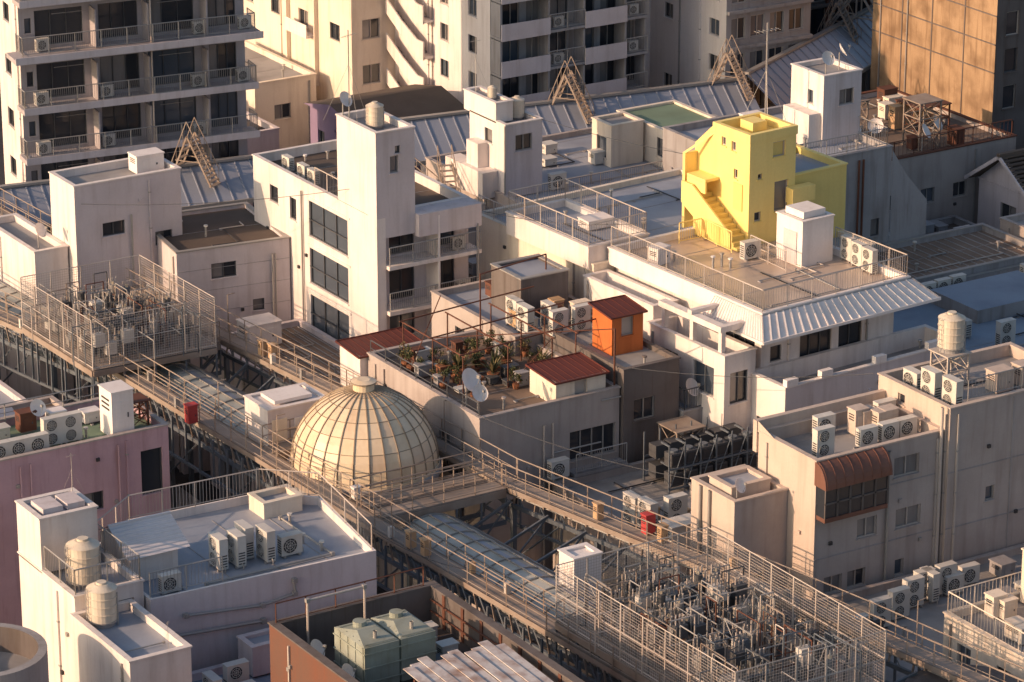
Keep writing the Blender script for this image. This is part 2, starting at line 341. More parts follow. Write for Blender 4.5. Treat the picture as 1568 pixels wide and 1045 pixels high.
for i,z in enumerate(fl):
    o.box(24.1,35,39.9,41.1,z-.16,z,GRY)
    for a,b in ((24.15,27.7),(30.3,33.4)): o.box(a,b,39.82,39.9,z-.2,z+.85,LAV)
    o.rail([(27.7,39.9),(30.3,39.9)],z,1.0,STE,.12); o.rail([(33.4,39.9),(35,39.9)],z,1.0,STE,.12)
    for x in (24.2,27.7,30.3,33.4,34.9): o.box(x-.06,x+.06,40.0,41.1,z+.002,z+2.1,GRY)
    for k in range(2):
        y0,y1=(52.6,50.6) if k==0 else (50.6,48.7); za,zb=(z+1.3,z+.2) if k==0 else (z+.2,z-.6)
        o.poly([(23.3,y0,za),(23.3,y1,zb),(23.3,y1,zb+1),(23.3,y0,za+1)][::1],WH)
        o.poly([(23.4,y0,za),(23.4,y1,zb),(23.4,y1,zb+1),(23.4,y0,za+1)][::-1],WH)
        o.poly([(23.3,y0,za+1),(23.3,y1,zb+1),(23.4,y1,zb+1),(23.4,y0,za+1)],WH)
        for s in range(6): o.box(23.4,24.1,y1+(y0-y1)*s/6,y1+(y0-y1)*(s+1)/6,zb+(za-zb)*s/6,zb+(za-zb)*(s+1)/6,GRY)
    o.box(23.35,24.1,47.9,48.7,z-.75,z-.6,WH); o.box(23.3,23.4,47.9,48.7,z-.8,z+.4,WH)
o.done()
for z in fl[2:5]:
    ac(28.6,40.4,z,0,1,.7); ac(34.2,40.4,z,0,1,.7)
o=O("slab_apartment_building")
o.block(39.4,46,37.6,49.5,0,25,WH2,RFG,.6,W=[(38.9,z+.6,1.1,1.1,2) for z in fl]+[(44,z+.6,1.,1.,2) for z in fl[::2]],Sm=GRY,S=rwin(39.6,45.6,[z+.5 for z in fl],4,1.1,1.4,2))  # grey south side is painted shade on a white slab
for z in fl: o.box(39.4,46,37.3,37.6,z-.1,z+.1,GRY)
o.done()
o=O("dark_frame_building")
o.block(46.3,60,44,54,0,24,DCO,RFD,.4,S=rwin(46.5,60,[z for z in fl],7,1.5,1.9,1))
for x in range(8): o.box(46.6+x*1.7,46.75+x*1.7,43.4,43.6,8,23,RST)
for z in fl: o.box(46.3,60,43.3,43.95,z-.2,z-.02,DCO)
o.done()
o=O("weathered_concrete_tower"); o.block(50,63,24,36.3,0,24,BRC,RFG,.5,Sm=DCO,S=rwin(50.3,62,[z for z in fl],6,1.0,1.5,1))  # shade of the south side painted as darker concrete
for z in (12.4,14.2,16,17.8,19.6): o.box(49.95,49.999,24,36.3,z,z+.07,DCO)
for y in (27,30.2,33.2): o.box(49.96,49.998,y,y+.08,5,23.5,DCO)
o.done()
o=O("purple_house"); o.block(14.6,19,41,47,0,10.2,PUR,RFD,.2,W=[(43,7.5,1,.9),(45.6,8,.8,.9)],S=[(17,7.5,1.2,1)])
o.poly([(14.3,40.7,10.3),(22.3,40.7,10.3),(22.3,44,11.0),(14.3,44,11.0)],RFD); o.poly([(14.3,47.3,10.3),(14.3,44,11.0),(22.3,44,11.0),(22.3,47.3,10.3)],RFD)
o.poly([(14.3,40.7,10.3),(14.3,44,11.0),(14.3,47.3,10.3)],PUR); o.done()
# ------------------------------------------------------------ far arcade roof
def metalroof(name,p,q,w,z0,zr):
    o=O(name); p=Vector((*p,0)); q=Vector((*q,0)); d=(q-p); L=d.length; d.normalize(); n=Vector((-d.y,d.x,0))*w/2
    for sgn in(-1,1):
        a=[p+n*sgn+Vector((0,0,z0)),q+n*sgn+Vector((0,0,z0)),q+Vector((0,0,zr)),p+Vector((0,0,zr))]
        o.poly(a if sgn<0 else a[::-1],ARM)
        for k in range(int(L/.9)):
            e=p+d*(k*.9+.2); o.beam(e+n*sgn+Vector((0,0,z0+.03)),e+Vector((0,0,zr+.03)),.07,.07,ARM)
        o.beam(p+n*sgn+Vector((0,0,z0-.1)),q+n*sgn+Vector((0,0,z0-.1)),.2,.25,STE)
        for k in range(int(L/4)): e=p+d*(k*4+.5)+n*sgn; o.beam(e,e+Vector((0,0,z0-.2)),.2,.2,STB)
    o.beam(p+Vector((0,0,zr+.1)),q+Vector((0,0,zr+.1)),.35,.14,STE)
    if name=="arcade_gable_canopy":
        e=q-d*6.5
        for t in (0,.8):
            A=e+d*t+n*1.1+Vector((0,0,z0));B=e+d*t-n*1.1+Vector((0,0,z0));T=e+d*t+Vector((0,0,zr+2.0))
            o.beam(A,T,.12,.12,STL); o.beam(B,T,.12,.12,STL); o.beam(A,B,.12,.12,STL); o.beam((A+T)/2,(B+T)/2,.08,.08,STL); o.beam((A+B)/2,T,.08,.08,STL)
    o.done()
metalroof("arcade_metal_canopy",(-14,41.6),(12,37.5),5.2,8.8,10.4)
metalroof("arcade_metal_canopy",(12.1,37.4),(38,33.4),5.2,9.8,11.6)
metalroof("arcade_gable_canopy",(38,33.4),(58,44),5.2,9.8,11.9)
def gantry(x,y,z,rot):
    def b(o):
        for s in(-.5,.5):
            o.beam((-1.2,s,0),(0,s,2.9),.07,.1,CWS); o.beam((1.5,s,0),(0,s,2.9),.07,.1,CWS)
            o.beam((-.8,s,1.4),(.8,s,1.4),.05,.05,CWS); o.beam((-1.2,s,.9),(0,s,3.8),.04,.04,CWS); o.beam((1.5,s,.9),(0,s,3.8),.04,.04,CWS)
            for k in range(5): t=k/5; o.tube((1.5-1.5*t,s,2.9*t),(1.5-1.5*t,s,2.9*t+.95),.02,CWS); o.tube((-1.2+1.2*t,s,2.9*t),(-1.2+1.2*t,s,2.9*t+.95),.02,CWS)
        for k in range(12):
            t=k/12; o.box(1.5-1.5*t-.14,1.5-1.5*t+.14,-.5,.5,2.9*t,2.9*t+.04,GAL)
        for k in range(6):
            t=k/6; o.box(-1.2+1.2*t-.12,-1.2+1.2*t+.12,-.5,.5,2.9*t,2.9*t+.04,GAL)
    inst('gantry','maintenance_stair_gantry',b,x,y,z,rot)
gantry(2.0,38.4,9.6,-55); gantry(25.8,34.9,10.6,-55); gantry(36.5,33.2,10.8,-55); gantry(50,40,10.6,-50)
# ------------------------------------------------------------ B7
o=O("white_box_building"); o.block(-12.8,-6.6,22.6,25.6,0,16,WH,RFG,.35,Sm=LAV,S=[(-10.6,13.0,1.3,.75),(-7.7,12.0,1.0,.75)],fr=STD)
o.tube((-9.6,22.5,5),(-9.6,22.5,14),.05,STE,6)
o.done()
cbox("rooftop_cabinet",-7.8,24.2,15.65,1.6,1.0,1.0,WH2)
o=O("low_white_annex"); o.block(-14.8,-12.9,23.5,30,0,12.5,WH,RFG,.3); o.done(); dish(-14.2,24.3,12.3,30)
o=O("grey_lowrise_building",(-2.2,18.6),-8); o.block(-8.6,-2.3,18.6,25.2,0,12.5,LAV,RFD,.18,S=[(-6.0,10.8,1.4,.85),(-4.1,8.7,.65,.65,1)],fr=STD,cap=STE)
for x in(-3.3,-3.15): o.tube((x,18.5,5),(x,18.5,11.8),.04,STE,6)
for k in range(3): o.box(-8.6,-2.3,18.585,18.6,9.0+k*1.2,9.02+k*1.2,GRY)
o.done()
o=O("low_terrace_roof"); o.block(-7.9,-2.3,6,17.6,0,8.2,LAV,RFW,.25)
for k in range(14): o.box(-7.6+k*.38,-7.55+k*.38,6.3,17.3,7.96,8.0,RFG)
o.done(); cbox("rooftop_cabinet",-5.6,16.0,7.96,1.9,1.4,1.3,WH)
# ------------------------------------------------------------ B9 white office with stair tower
o=O("white_office_building")
bands=[(14.5,z,4.1,1.95,3,GL3) for z in (13.2,10.6,8.0)]
o.block(-2.2,3.7,10.2,22.7,0,16,WH,RFD,.45,Sm=LAV,W=bands+[(20.4,14.0,.9,.9,1),(18.3,13.6,.7,1.2,1)],  # south wall painted lavender for shade, white elsewhere
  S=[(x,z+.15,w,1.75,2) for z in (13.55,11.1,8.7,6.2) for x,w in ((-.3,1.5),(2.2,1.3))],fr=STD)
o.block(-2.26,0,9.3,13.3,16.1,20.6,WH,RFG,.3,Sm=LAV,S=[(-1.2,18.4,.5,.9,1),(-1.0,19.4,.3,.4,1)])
o.box(-2.26,-1.75,9.3,10.2,0,16.1,WH)
o.box(-1.75,0,9.3,10.2,15.0,16.1,LAV)
for z in (8.7,11.1,13.55,6.2):
    o.box(-1.75,3.75,8.95,10.2,z-.2,z,WH); o.box(1.15,1.3,9.0,10.2,z+.002,z+2.2,WH)
    o.rail([(-1.7,9.0),(3.7,9.0)],z,1.0,STE,.12); o.tube((1.2,8.98,z),(1.2,8.98,z+2.3),.05,WH2,6)
o.box(0.01,3.75,8.95,10.2,14.85,16.05,LAV)
for k in range(3): o.box(-2.24,-2.2,12.2,16.8,15.25-2.6*k,15.36-2.6*k,WH)
for k in range(3): o.box(-2.215,-2.2,12.45,16.55,14.1-2.6*k,14.15-2.6*k,STD)
o.tube((-2.3,17.2,3),(-2.3,17.2,15.5),.05,STE,6)
o.tube((3.5,8.9,5),(3.5,8.9,15),.04,STE,6)
o.done()
rails([(-2,13.6),(-2,16.2)],15.6,1.4,STL,.15)
tank(-1.2,11.2,20.3,.62); ant(-1.9,12.6,20.4,20,1.5); dish(-2.1,12.9,20.4,20)
for y in (17.8,18.9,20.6): ac(-1.2,y,15.56,-90,1,.8)
for x,z in((-.8,8.7),(2.6,8.7),(2.8,11.1),(2.5,13.55)): ac(x+.2,9.6,z,0,1,.75)
o=O("low_white_annex"); o.block(1.3,5.1,7.3,8.9,0,10.4,WH,RFG,.15,S=[(2.2,8.6,.7,1.1,1),(3.8,8.2,.7,1.4,1)]); o.rail([(1.4,8.8),(1.4,7.4),(5,7.4)],10.4,1.1,RST,.12); o.done()
# ------------------------------------------------------------ B10 cream complex
PV=(7.5,-10.5); RT=3.5
o=O("cream_terrace_building",PV,RT)
o.block(6.6,20.2,1.7,12,0,14.4,CRM,RFB,.25,W=[(9.6,11.4,1.0,.9,1),(9.0,9.3,.6,.8,1)],S=[])
o.block(6.4,10.2,1.9,9,14.16,15.3,WH,RFB,.3)
o.block(16.8,20.2,-4,1.68,0,14.4,CRM,RFB,.25)
o.block(7.5,16.8,-10.5,1.69,14.3,15.15,WH2,RFT,.3)
o.wall('W',7.9,-10,1.6,0,14.3,[(-8.2,11.9,2.6,2.0,3,GL1),(-4.6,12.2,1.4,1.2)],WH,STD)
o.wall('S',-9.9,7.9,16.4,0,14.3,[(11.4,11.8,2.0,2.1,3,GL1),(13.6,12.0,1.5,1.7,2,GL1),(8.9,12.3,.7,.8,1)],WH,STD)
o.poly([(16.4,-9.9,0),(16.4,1.6,0),(16.4,1.6,14.3),(16.4,-9.9,14.3)],WH)
for a,b,c,d in (((7.4,-10.6,15.1),(16.9,-10.6,15.1),(17.8,-11.7,14.2),(6.6,-11.7,14.2)),((7.4,-7,15.1),(7.4,-10.6,15.1),(6.6,-11.7,14.2),(6.6,-7,14.2)),((16.9,-10.6,15.1),(16.9,-4,15.1),(17.8,-4,14.2),(17.8,-11.7,14.2))):
    o.poly([d,c,b,a],WH2); n=22
    for k in range(n+1):
        p=Vector(a).lerp(Vector(b),k/n); q=Vector(d).lerp(Vector(c),k/n); o.beam(p+Vector((0,0,.02)),q+Vector((0,0,.02)),.07,.05,WH2)
    o.beam(Vector(d),Vector(c),.08,.14,WH2)
o.poly([(6.6,-11.7,14.2),(17.8,-11.7,14.2),(17.8,-9.9,14.2),(6.6,-9.9,14.2)],WH)
o.block(7.2,18.5,-12.7,-9.92,0,12.1,WH,RFG,.9,S=[(x,8.9,2.1,1.1,3,GL1) for x in (8.6,10.9,13.2,15.5)],W=[(-11.3,9,1.4,1.1)],Sm=LAV)
for x in (7.25,9.4,12.8,16.2,17.8): o.box(x,x+.7,-12.75,-12.45,12.17,12.5,WH2)
o.done()
rails([(7.6,1.6),(7.6,-10.4),(16.7,-10.4),(16.7,-5)],15.2,1.1,STL,.16,piv=PV,rot=RT)
rails([(10.1,2),(6.5,2),(6.5,8.9),(10.1,8.9),(10.1,2)],15.36,1.1,STL,.16,piv=PV,rot=RT)
rails([(6.7,9.2),(6.7,11.9)],14.45,1.0,STL,.16,piv=PV,rot=RT)
cbox("rooftop_cabinet",8.3,5.2,15.0,1.5,1,.5,WH2); cbox("rooftop_cabinet",8.0,-1.0,14.85,.9,.7,.9,WH2,15)
o=O("white_elevator_housing",(14.6,-4),3.5); o.block(13.6,15.6,-5.2,-3.2,14.85,17.2,WH2,RFG,.1); o.box(13.9,15.3,-4.9,-3.5,17.25,17.6,WH2); o.box(13.55,13.598,-4.8,-3.8,14.9,16.6,LAV); o.done()
rails([(12.6,-2.4),(12.6,-5.4)],14.85,1.1,STL,.16); ac(12.3,-2.8,14.85,0,1)
for i in range(3): ac(16.3-.1*i,-5.6-i*1.0,14.86,-90,2,.85)
conduit([(9,-9.2,14.92),(13.2,-9.0,14.92),(13.2,-5.4,14.92)],.03); 
o=O("stepped_concrete_terrace",PV,RT)
o.block(5.5,7.4,-10.2,-4.2,0,13.3,WH,RFG,.8,W=[(-6,11.3,1.2,1.1),(-8.6,11,1.6,1.5)],S=[(6.4,10.8,1.1,1.6)])
o.block(5.9,7.4,-4.1,1.6,0,14.0,WH,RFG,.9)
for y in (-9.8,-7.6,-5.4): o.box(5.6,5.85,y,y+.25,13.38,14.4,WH)
o.box(5.5,7.3,-9.85,-9.5,14.41,14.7,WH); o.box(5.5,5.95,-9.49,-5.0,14.41,14.7,WH); o.box(5.5,7.3,-7.6,-7.3,14.71,14.9,WH)
o.done()
# ------------------------------------------------------------ yellow tower
o=O("yellow_penthouse_tower",(13.3,-1.2),3.5)
x0,x1,y0,y1=13.3,16.3,-1.2,3.2
o.wall('W',x0,y0,y1,14.3,19.3,[(-.1,18.2,.3,.5,1)],YEL,STL)
o.wall('W',x0,y0,1.7,19.3,20.6,[(.9,19.7,.35,.45,1,GL2),(0.1,19.6,.35,.5,1,GL2)],YEL,STL)
o.poly([(x0,y1,19.3),(x0,1.7,20.6),(x0,1.7,19.3)],YEL)
o.wall('S',y0,x0,x1,14.3,20.6,[(13.9,16.1,.45,.5,1),(14.0,18.3,.3,.3,1),(15.2,19.3,.8,.8,1,YED),(15.4,16.4,.9,1.6,1,GL2)],YEL,STL)
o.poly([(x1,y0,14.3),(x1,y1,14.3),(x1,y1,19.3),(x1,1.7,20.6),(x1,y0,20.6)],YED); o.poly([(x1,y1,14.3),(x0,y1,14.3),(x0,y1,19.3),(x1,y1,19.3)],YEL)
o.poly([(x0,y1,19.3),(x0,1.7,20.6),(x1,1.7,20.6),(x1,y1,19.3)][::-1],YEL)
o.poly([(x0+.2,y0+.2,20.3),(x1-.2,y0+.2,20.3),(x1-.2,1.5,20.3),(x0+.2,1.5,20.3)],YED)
for a in ((x0-.05,x1+.05,y0-.05,y0+.2),(x0-.05,x1+.05,1.5,1.75),(x0-.05,x0+.2,y0+.21,1.49),(x1-.2,x1+.05,y0+.21,1.49)): o.box(*a,20.3,20.75,YEL)
o.box(14.6,15.5,.2,1.2,20.31,20.8,YEL)
o.box(x0-.9,x0-.01,1.2,2.7,17.8,17.95,YEL); o.box(x0-.9,x0-.8,1.2,2.7,17.2,17.79,YEL)
o.box(x0-.8,x0-.01,y1-.2,y1,14.9,18.9,YEL)
o.poly([(x0-.8,y1-.2,18.9),(x0-.8,y1,18.9),(x0,y1-1.3,20.1),(x0,y1-1.5,20.1)],YEL)
for xx in (x0-1.1,x0-1.0):
    o.poly([(xx,2.9,16.4),(xx,2.9,17.5),(xx,2.0,17.5),(xx,-1.1,15.7),(xx,-1.1,14.9),(xx,.1,14.9)],YEL)
o.poly([(x0-1.1,2.0,17.5),(x0-1.1,-1.1,15.7),(x0-1.0,-1.1,15.7),(x0-1.0,2.0,17.5)],YEL); o.box(x0-1.1,x0-1.0,2.0,2.9,17.502,17.53,YEL)
for k in range(11): o.box(x0-1.0,x0-.01,-1.6+k*.33,-1.27+k*.33,14.9,15.05+k*.2,YED)
o.box(x0-.06,x0-.003,2.0,2.8,15.0,16.9,GL2); o.box(x0-.05,x0-.002,-.7,0,16.6,18,YED)
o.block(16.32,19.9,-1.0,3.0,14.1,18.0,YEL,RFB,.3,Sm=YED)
o.box(x1-.6,x1+.9,-1.75,-1.21,16.8,17.6,YEL); o.box(x1-.5,x1-.3,-1.6,-1.21,14.9,16.8,YEL)
o.box(16.5,17.2,-1.16,-1.02,17.0,17.15,YEL)
o.done()
rails([(10.6,1.0),(12.0,1.0),(12.0,-1.6)],14.9,1.1,YEL,.14)
# ------------------------------------------------------------ m12 roof area
o=O("blue_roof_office"); o.block(12,25.8,18,28.5,0,12,BEI2,RFB,.25,S=[(x,9.2,1.6,1.3,2) for x in (15,17.8,20.6,23.4)]+[(x,6.4,1.6,1.3,2) for x in (15,17.8,20.6,23.4)])
o.block(8.6,11.95,19,29,0,10.9,GRY,RFB,.3); o.done()
rails([(14.3,18.1),(25.6,18.1)],11.95,1.1,STL,.14)
o=O("white_utility_tower"); o.block(12.2,14.6,20.2,24,11.8,16,WH,RFG,.25,Sm=LAV,S=[(13.4,14.4,1.1,.95,2)],W=[(22.0,14.6,.8,.8,1)]); o.block(12.2,13.3,21.2,24.6,15.9,17,WH,RFG,.1)
o.box(11.2,12.19,21,25,11.7,13.2,WH); o.box(11.5,12.19,22,23.2,13.21,14.6,WH); o.tube((12.1,20.1,12),(12.1,20.1,16),.05,STE,6); o.done()
tank(14.0,21.9,15.7,.6); ant(12.6,24,16.9,0,1.0); ac(15.6,20.2,11.76,0,1,1.0); tank(12.75,22.5,16.9,.35)
o=O("hvac_plant_housing"); o.block(20.4,22.6,22,24,11.76,14.2,CRM,RFG,.1,W=[(23,12.2,1,1.2,1)]); o.done()
o=O("green_roof_penthouse"); o.block(22.8,26.8,18.8,25,11.77,14.0,CRM,GRN,.08,W=[(20.5,12.4,.8,1.1,1)],S=[(24.8,12.5,.8,.9,1)]); o.done()
for i in range(5): cbox("rooftop_cabinet",16.3+i*1.3,24.5+R.uniform(-1.5,3),11.76,.8,.7,R.uniform(.4,.8),ACW)
def railstair(x,y,z,rot):
    def b(o):
        for s in(-.4,.4):
            o.beam((-1.6,s,0),(1.6,s,2.4),.06,.16,CWS); o.beam((-1.6,s,1),(1.6,s,3.4),.05,.05,CWS)
            for k in range(6): o.tube((-1.6+k*.64,s,k*.48),(-1.6+k*.64,s,k*.48+1),.02,CWS)
        for k in range(11): o.box(-1.6+k*.3-.1,-1.6+k*.3+.12,-.4,.4,k*.225,k*.225+.04,GAL)
    inst('rst','steel_roof_staircase',b,x,y,z,rot)
railstair(10.3,23,10.6,70); railstair(10.0,27.0,10.6,130)
for i in range(8): cbox("rooftop_cabinet",R.uniform(9,11.4),R.uniform(20,28),10.62,R.uniform(.5,1),R.uniform(.5,1),R.uniform(.5,1.4),R.choice([ACW,RST,WH,CRM]))
# ------------------------------------------------------------ right buildings
o=O("grey_concrete_building"); o.block(21.2,29.9,8.4,18,0,15,GRY,RFB,.3,Sm=GRY,S=[(x,z,.6,1,1) for x in(22.5,28.9) for z in (7,10)])
for x in (25.6,26.4,27.6,27.9): o.tube((x,8.3,4),(x,8.3,14.6),.06,RST,6)
o.poly([(29.95,8.4,0),(32.5,8.4,0),(32.5,8.4,11.5),(31,8.4,13.2),(29.95,8.4,14.8)],GRY); o.done()
rails([(21.4,8.6),(29.7,8.6),(29.7,17)],15.05,1.0,STE,.18)
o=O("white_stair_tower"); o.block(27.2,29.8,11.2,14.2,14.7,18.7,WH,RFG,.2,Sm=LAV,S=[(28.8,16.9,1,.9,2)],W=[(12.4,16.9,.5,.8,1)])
o.box(26.4,27.19,11.4,13.8,14.71,16.6,WH); o.done(); dish(27.6,11.6,18.5,0); dish(29.2,12.5,18.5,60)
ant(24.6,13,14.7,0,2.2); ac(24,12,14.72,0,2,.9); ac(23,13.4,14.72,0,1)
cbox("rooftop_cabinet",25.6,15.5,14.72,1.2,1,1.0,WH2)
o=O("rusty_roof_building"); o.block(33,43.5,14,26,0,12,BEI2,RFW,.3,S=rwin(33.5,43,[9],4,1,.9),cap=RST); o.done()
rails([(33.2,14.2),(43.3,14.2)],12.0,1.0,RST,.3)
def lattice(name,x,y,z,w,h,m,n=3,tnk=True):
    o=O(name)
    c=[(x-w/2,y-w/2),(x+w/2,y-w/2),(x+w/2,y+w/2),(x-w/2,y+w/2)]
    for i in range(4):
        a=c[i];b=c[(i+1)%4]; o.beam((*a,z),(*a,z+h),.08,.08,m)
        for k in range(n):
            z0=z+h*k/n;z1=z+h*(k+1)/n
            o.beam((*a,z1),(*b,z1),.06,.06,m); o.tube((*a,z0),(*b,z1),.025,m); o.tube((*b,z0),(*a,z1),.025,m)
    o.box(x-w/2-.1,x+w/2+.1,y-w/2-.1,y+w/2+.1,z+h,z+h+.06,m); o.done()
    if tnk: tank(x,y,z+h+.06,w*.5)
lattice("steel_lattice_stand",38.2,16.2,11.7,1.5,2.8,CWS,3,False); lattice("steel_lattice_stand",40.5,19,11.7,2.2,1.6,RST,2,False); lattice("steel_lattice_stand",36,20,11.7,1.3,2.2,CWS,2,True)
for i in range(9): cbox("rooftop_cabinet",34+R.uniform(0,8.5),15+R.uniform(0,9),11.7,R.uniform(.6,1.4),R.uniform(.5,1),R.uniform(.6,1.5),R.choice([CRM,ACW,RST,TAN]))
for i in range(4): dish(34.3+i*1.6,15.2+R.uniform(0,3),11.7,R.uniform(-40,60),1.1)
o=O("tiled_gable_house"); o.block(40.2,48,8.6,13.2,0,10.2,LAV,RFD,0,W=[(10.5,8.2,1.4,1.1)],S=[(42,8.4,1.6,1.1),(45.5,8.4,1.6,1.1)])
for k in range(12):
    y=8.0+k*.24; z=10.2+k*.17; o.box(39.7,48.4,y,y+.3,z,z+.08,RFD)
    y=13.8-k*.24; o.box(39.7,48.4,y-.3,y,z,z+.08,RFD)
o.poly([(40.2,8.6,10.28),(40.2,13.2,10.28),(40.2,10.9,12.1)][::-1],LAV); o.beam((39.6,10.9,12.25),(48.5,10.9,12.25),.3,.2,RFD)
o.beam((39.65,7.95,10.15),(39.65,10.9,12.15),.1,.2,LAV); o.beam((39.65,13.85,10.15),(39.65,10.9,12.15),.1,.2,LAV)
o.box(38.8,48,7.2,8.58,7.2,7.4,WCO); o.done()
o=O("low_brown_roof_building"); o.block(26.5,36.5,2.6,8.3,0,9.4,GRY,RFW,.3,cap=STE)
for k in range(16): o.box(26.9+k*.6,26.95+k*.6,2.9,8.0,9.1,9.14,RFG)
o.done()
o=O("blue_membrane_roof_building"); o.block(20.4,50,-9,2.5,0,9,BEI2,RFB2,.35,cap=STE,S=rwin(21,49,[6],9,1.6,1)); o.box(27,33,-3,1,8.66,9.4,GRY,RFB2); o.done()
for x,y in ((27.3,1.6),(28.4,1.7),(29.5,1.8),(30.2,-5.6),(34,1.3)): ac(x,y,8.66,0,1,.9)
ac(26,-6.5,8.66,0,2); ac(25.2,-4.0,8.66,-90,1)
conduit([(24,-7,8.8),(31,-7,8.8),(31,-4,8.8)])
o=O("stone_clad_building"); o.block(17.8,32,-19,-12.8,0,10.2,DCO,RFG,.4,S=rwin(18.2,31,[7.6,5],5,1.4,1.3)); o.block(18.8,26,-12.6,-9.2,0,9.5,GRY,RFB,.3); o.done()
for i in range(6): cbox("rooftop_cabinet",18.6+R.uniform(0,7),-17.6+R.uniform(0,4),9.8,R.uniform(.6,1.3),.8,R.uniform(.6,1.3),R.choice([GRY,ACW,WH]))
o=O("brown_wall_house"); o.block(37.2,50,3,7.6,0,9.8,BEI2,RFG,.3,S=rwin(37.6,49.5,[7],5,1.2,1)); o.done()
# ------------------------------------------------------------ beige building bottom right
o=O("beige_apartment_building")
o.block(.2,7.3,-24.7,-20.4,0,14,BEI,RFG,.55,Sm=BEI2,S=[(5.2,12.3,1.4,.95,2,GL2),(3.1,9.8,1.1,.95,2,GL2),(5.4,9.8,1.4,.95,2,GL2),(1.3,7.5,1.0,.85),(2.6,7.5,1.0,.85),(5.0,7.5,.5,.8,1)],fr=STL)  # south face takes the greyer colour with shade painted in
o.block(7.31,15,-25.0,-19.8,0,15.1,BEI,RFG,.5,Sm=BEI2,S=[(9.8,10.2,.5,.7,1),(13.4,12,1,1),(13.4,9,1,1)],W=[(-21.5,14.2,.5,.5,1)])
for z in (9.3,12.0): o.box(.2,7.3,-24.73,-24.702,z,z+.05,GRY); o.box(7.31,15,-25.03,-25.002,z,z+.05,GRY)
for x in (4.15,10.9,12.6): o.box(x,x+.04,-25.04,-25.002,3,15.0,GRY) if x>7.3 else o.tube((x,-24.8,3),(x,-24.8,13.7),.07,STE,8)
o.tube((7.0,-24.82,3),(7.0,-24.82,15.2),.08,STL,8)
bx0,bx1,by=.25,3.7,-25.35
o.box(bx0,bx1,by,-24.71,11.3,11.5,COP); o.box(bx0,bx1,by+.06,-24.71,11.501,12.9,GL1)
for k in range(6): xx=bx0+(bx1-bx0)*k/5; o.box(xx-.04 if k else xx,xx+.04,by,by+.058,11.501,12.9,DCO)
o.box(bx0,bx1,by,by+.058,12.15,12.22,DCO)
n=8
for k in range(n):
    a0,a1=math.pi/2*k/n,math.pi/2*(k+1)/n
    P0=(by-.15+.85*(1-math.cos(a0)),12.9+1.1*math.sin(a0));P1=(by-.15+.85*(1-math.cos(a1)),12.9+1.1*math.sin(a1))
    o.poly([(bx0-.1,P0[0],P0[1]),(bx1+.1,P0[0],P0[1]),(bx1+.1,P1[0],P1[1]),(bx0-.1,P1[0],P1[1])],COP)
    for s in range(8): xx=bx0+(bx1-bx0)*s/7; o.beam((xx,P0[0],P0[1]+.015),(xx,P1[0],P1[1]+.015),.03,.03,COP)
    for xx,fl_ in((bx0-.1,1),(bx1+.1,-1)): o.poly([(xx,P0[0],P0[1]),(xx,P1[0],P1[1]),(xx,-24.65,P1[1]),(xx,-24.65,P0[1])][::fl_],COP)
o.box(.1,7.3,-20.38,-20.1,13,14.5,BEI); o.poly([(.15,-20.4,14.5),(.15,-21.6,14.08),(.15,-20.4,14.08)],BEI)
o.done()
for i,x in enumerate((1.6,4.0,5.2,6.2)): ac(x,-23.3,13.46,0,1 if i else 2,.95)
for i,x in enumerate((3.2,6.6)): ac(x,-21.2,13.46,0,1,1.0)
for i in range(5): cbox("rooftop_cabinet",5.6+i*.4-1,-21.6-R.uniform(0,1.0),13.46,.7,.6,R.uniform(.6,1.3),R.choice([ACW,BEI]))
ac(8.2,-24.0,14.6,-90,2); ac(8.1,-22.6,14.6,-90,2); ac(8.2,-21.2,14.6,-90,1)
rails([(8.6,-24.6),(14.8,-24.6)],15.1,1.0,STE,.2)
for x in (11.5,13): cbox("rooftop_cabinet",x,-23.3,14.6,1.0,.8,1.0,BEI)
lattice("water_tower_stand",10.2,-21.3,14.6,1.2,1.5,STL,2,False); tank(10.2,-21.3,16.16,.85)
o=O("beige_annex"); o.block(-2.7,.18,-22.7,-19.4,0,12,BEI,RFB,.3,Sm=BEI2,S=[(-1.4,7.4,.6,.9,1)]); o.block(-2.3,-.2,-21.9,-20.2,11.71,12.3,BEI,RFB,.12)  # annex south side painted darker for its shade
for y in(-20.2,-20.9): o.tube((-2.78,y,5),(-2.78,y,12),.07,STE,8)
o.done(); dish(-2.3,-22.3,11.7,20,.8)
o=O("low_grey_roof_building"); o.block(-3.2,7,-19.2,-8.8,0,8.2,BEI2,RFG,.3,S=rwin(-3,7,[5.4],4,1,1)); o.done()
rk=O("condenser_rack")
for k in range(2):
    z=8.1+k*1.0
    for i in range(6):
        x=1.2+i*.85; rk.box(x,x+.68,-12.2,-11.6,z+.1,z+.75,STD); rk.box(x+.05,x+.63,-12.23,-12.201,z+.2,z+.65,ACD); rk.box(x,x+.68,-10.9,-10.3,z+.1,z+.75,STD)
        rk.tube((x+.3,-11.6,z+.9),(x+.3,-10.9,z+.9),.05,STB,5); rk.cyl(x+.3,-11.9,z+.751,z+.86,.22,STB,12)
    rk.beam((1,-12.3,z+.05),(6.4,-12.3,z+.05),.08,.08,STB); rk.beam((1,-10.2,z+.05),(6.4,-10.2,z+.05),.08,.08,STB)
for i in range(7):
    for y in (-12.3,-10.2): rk.beam((1+i*.9,y,7.9),(1+i*.9,y,10.4),.06,.06,STB)
for i in range(6): rk.tube((1+i*.9,-12.3,8),(1.9+i*.9,-12.3,10.3),.025,STB)
rk.done()
for i in range(3): ac(-2.3+i*1.4,-15.4-.2*i,7.92,-90 if i==0 else 0,2,1.05)
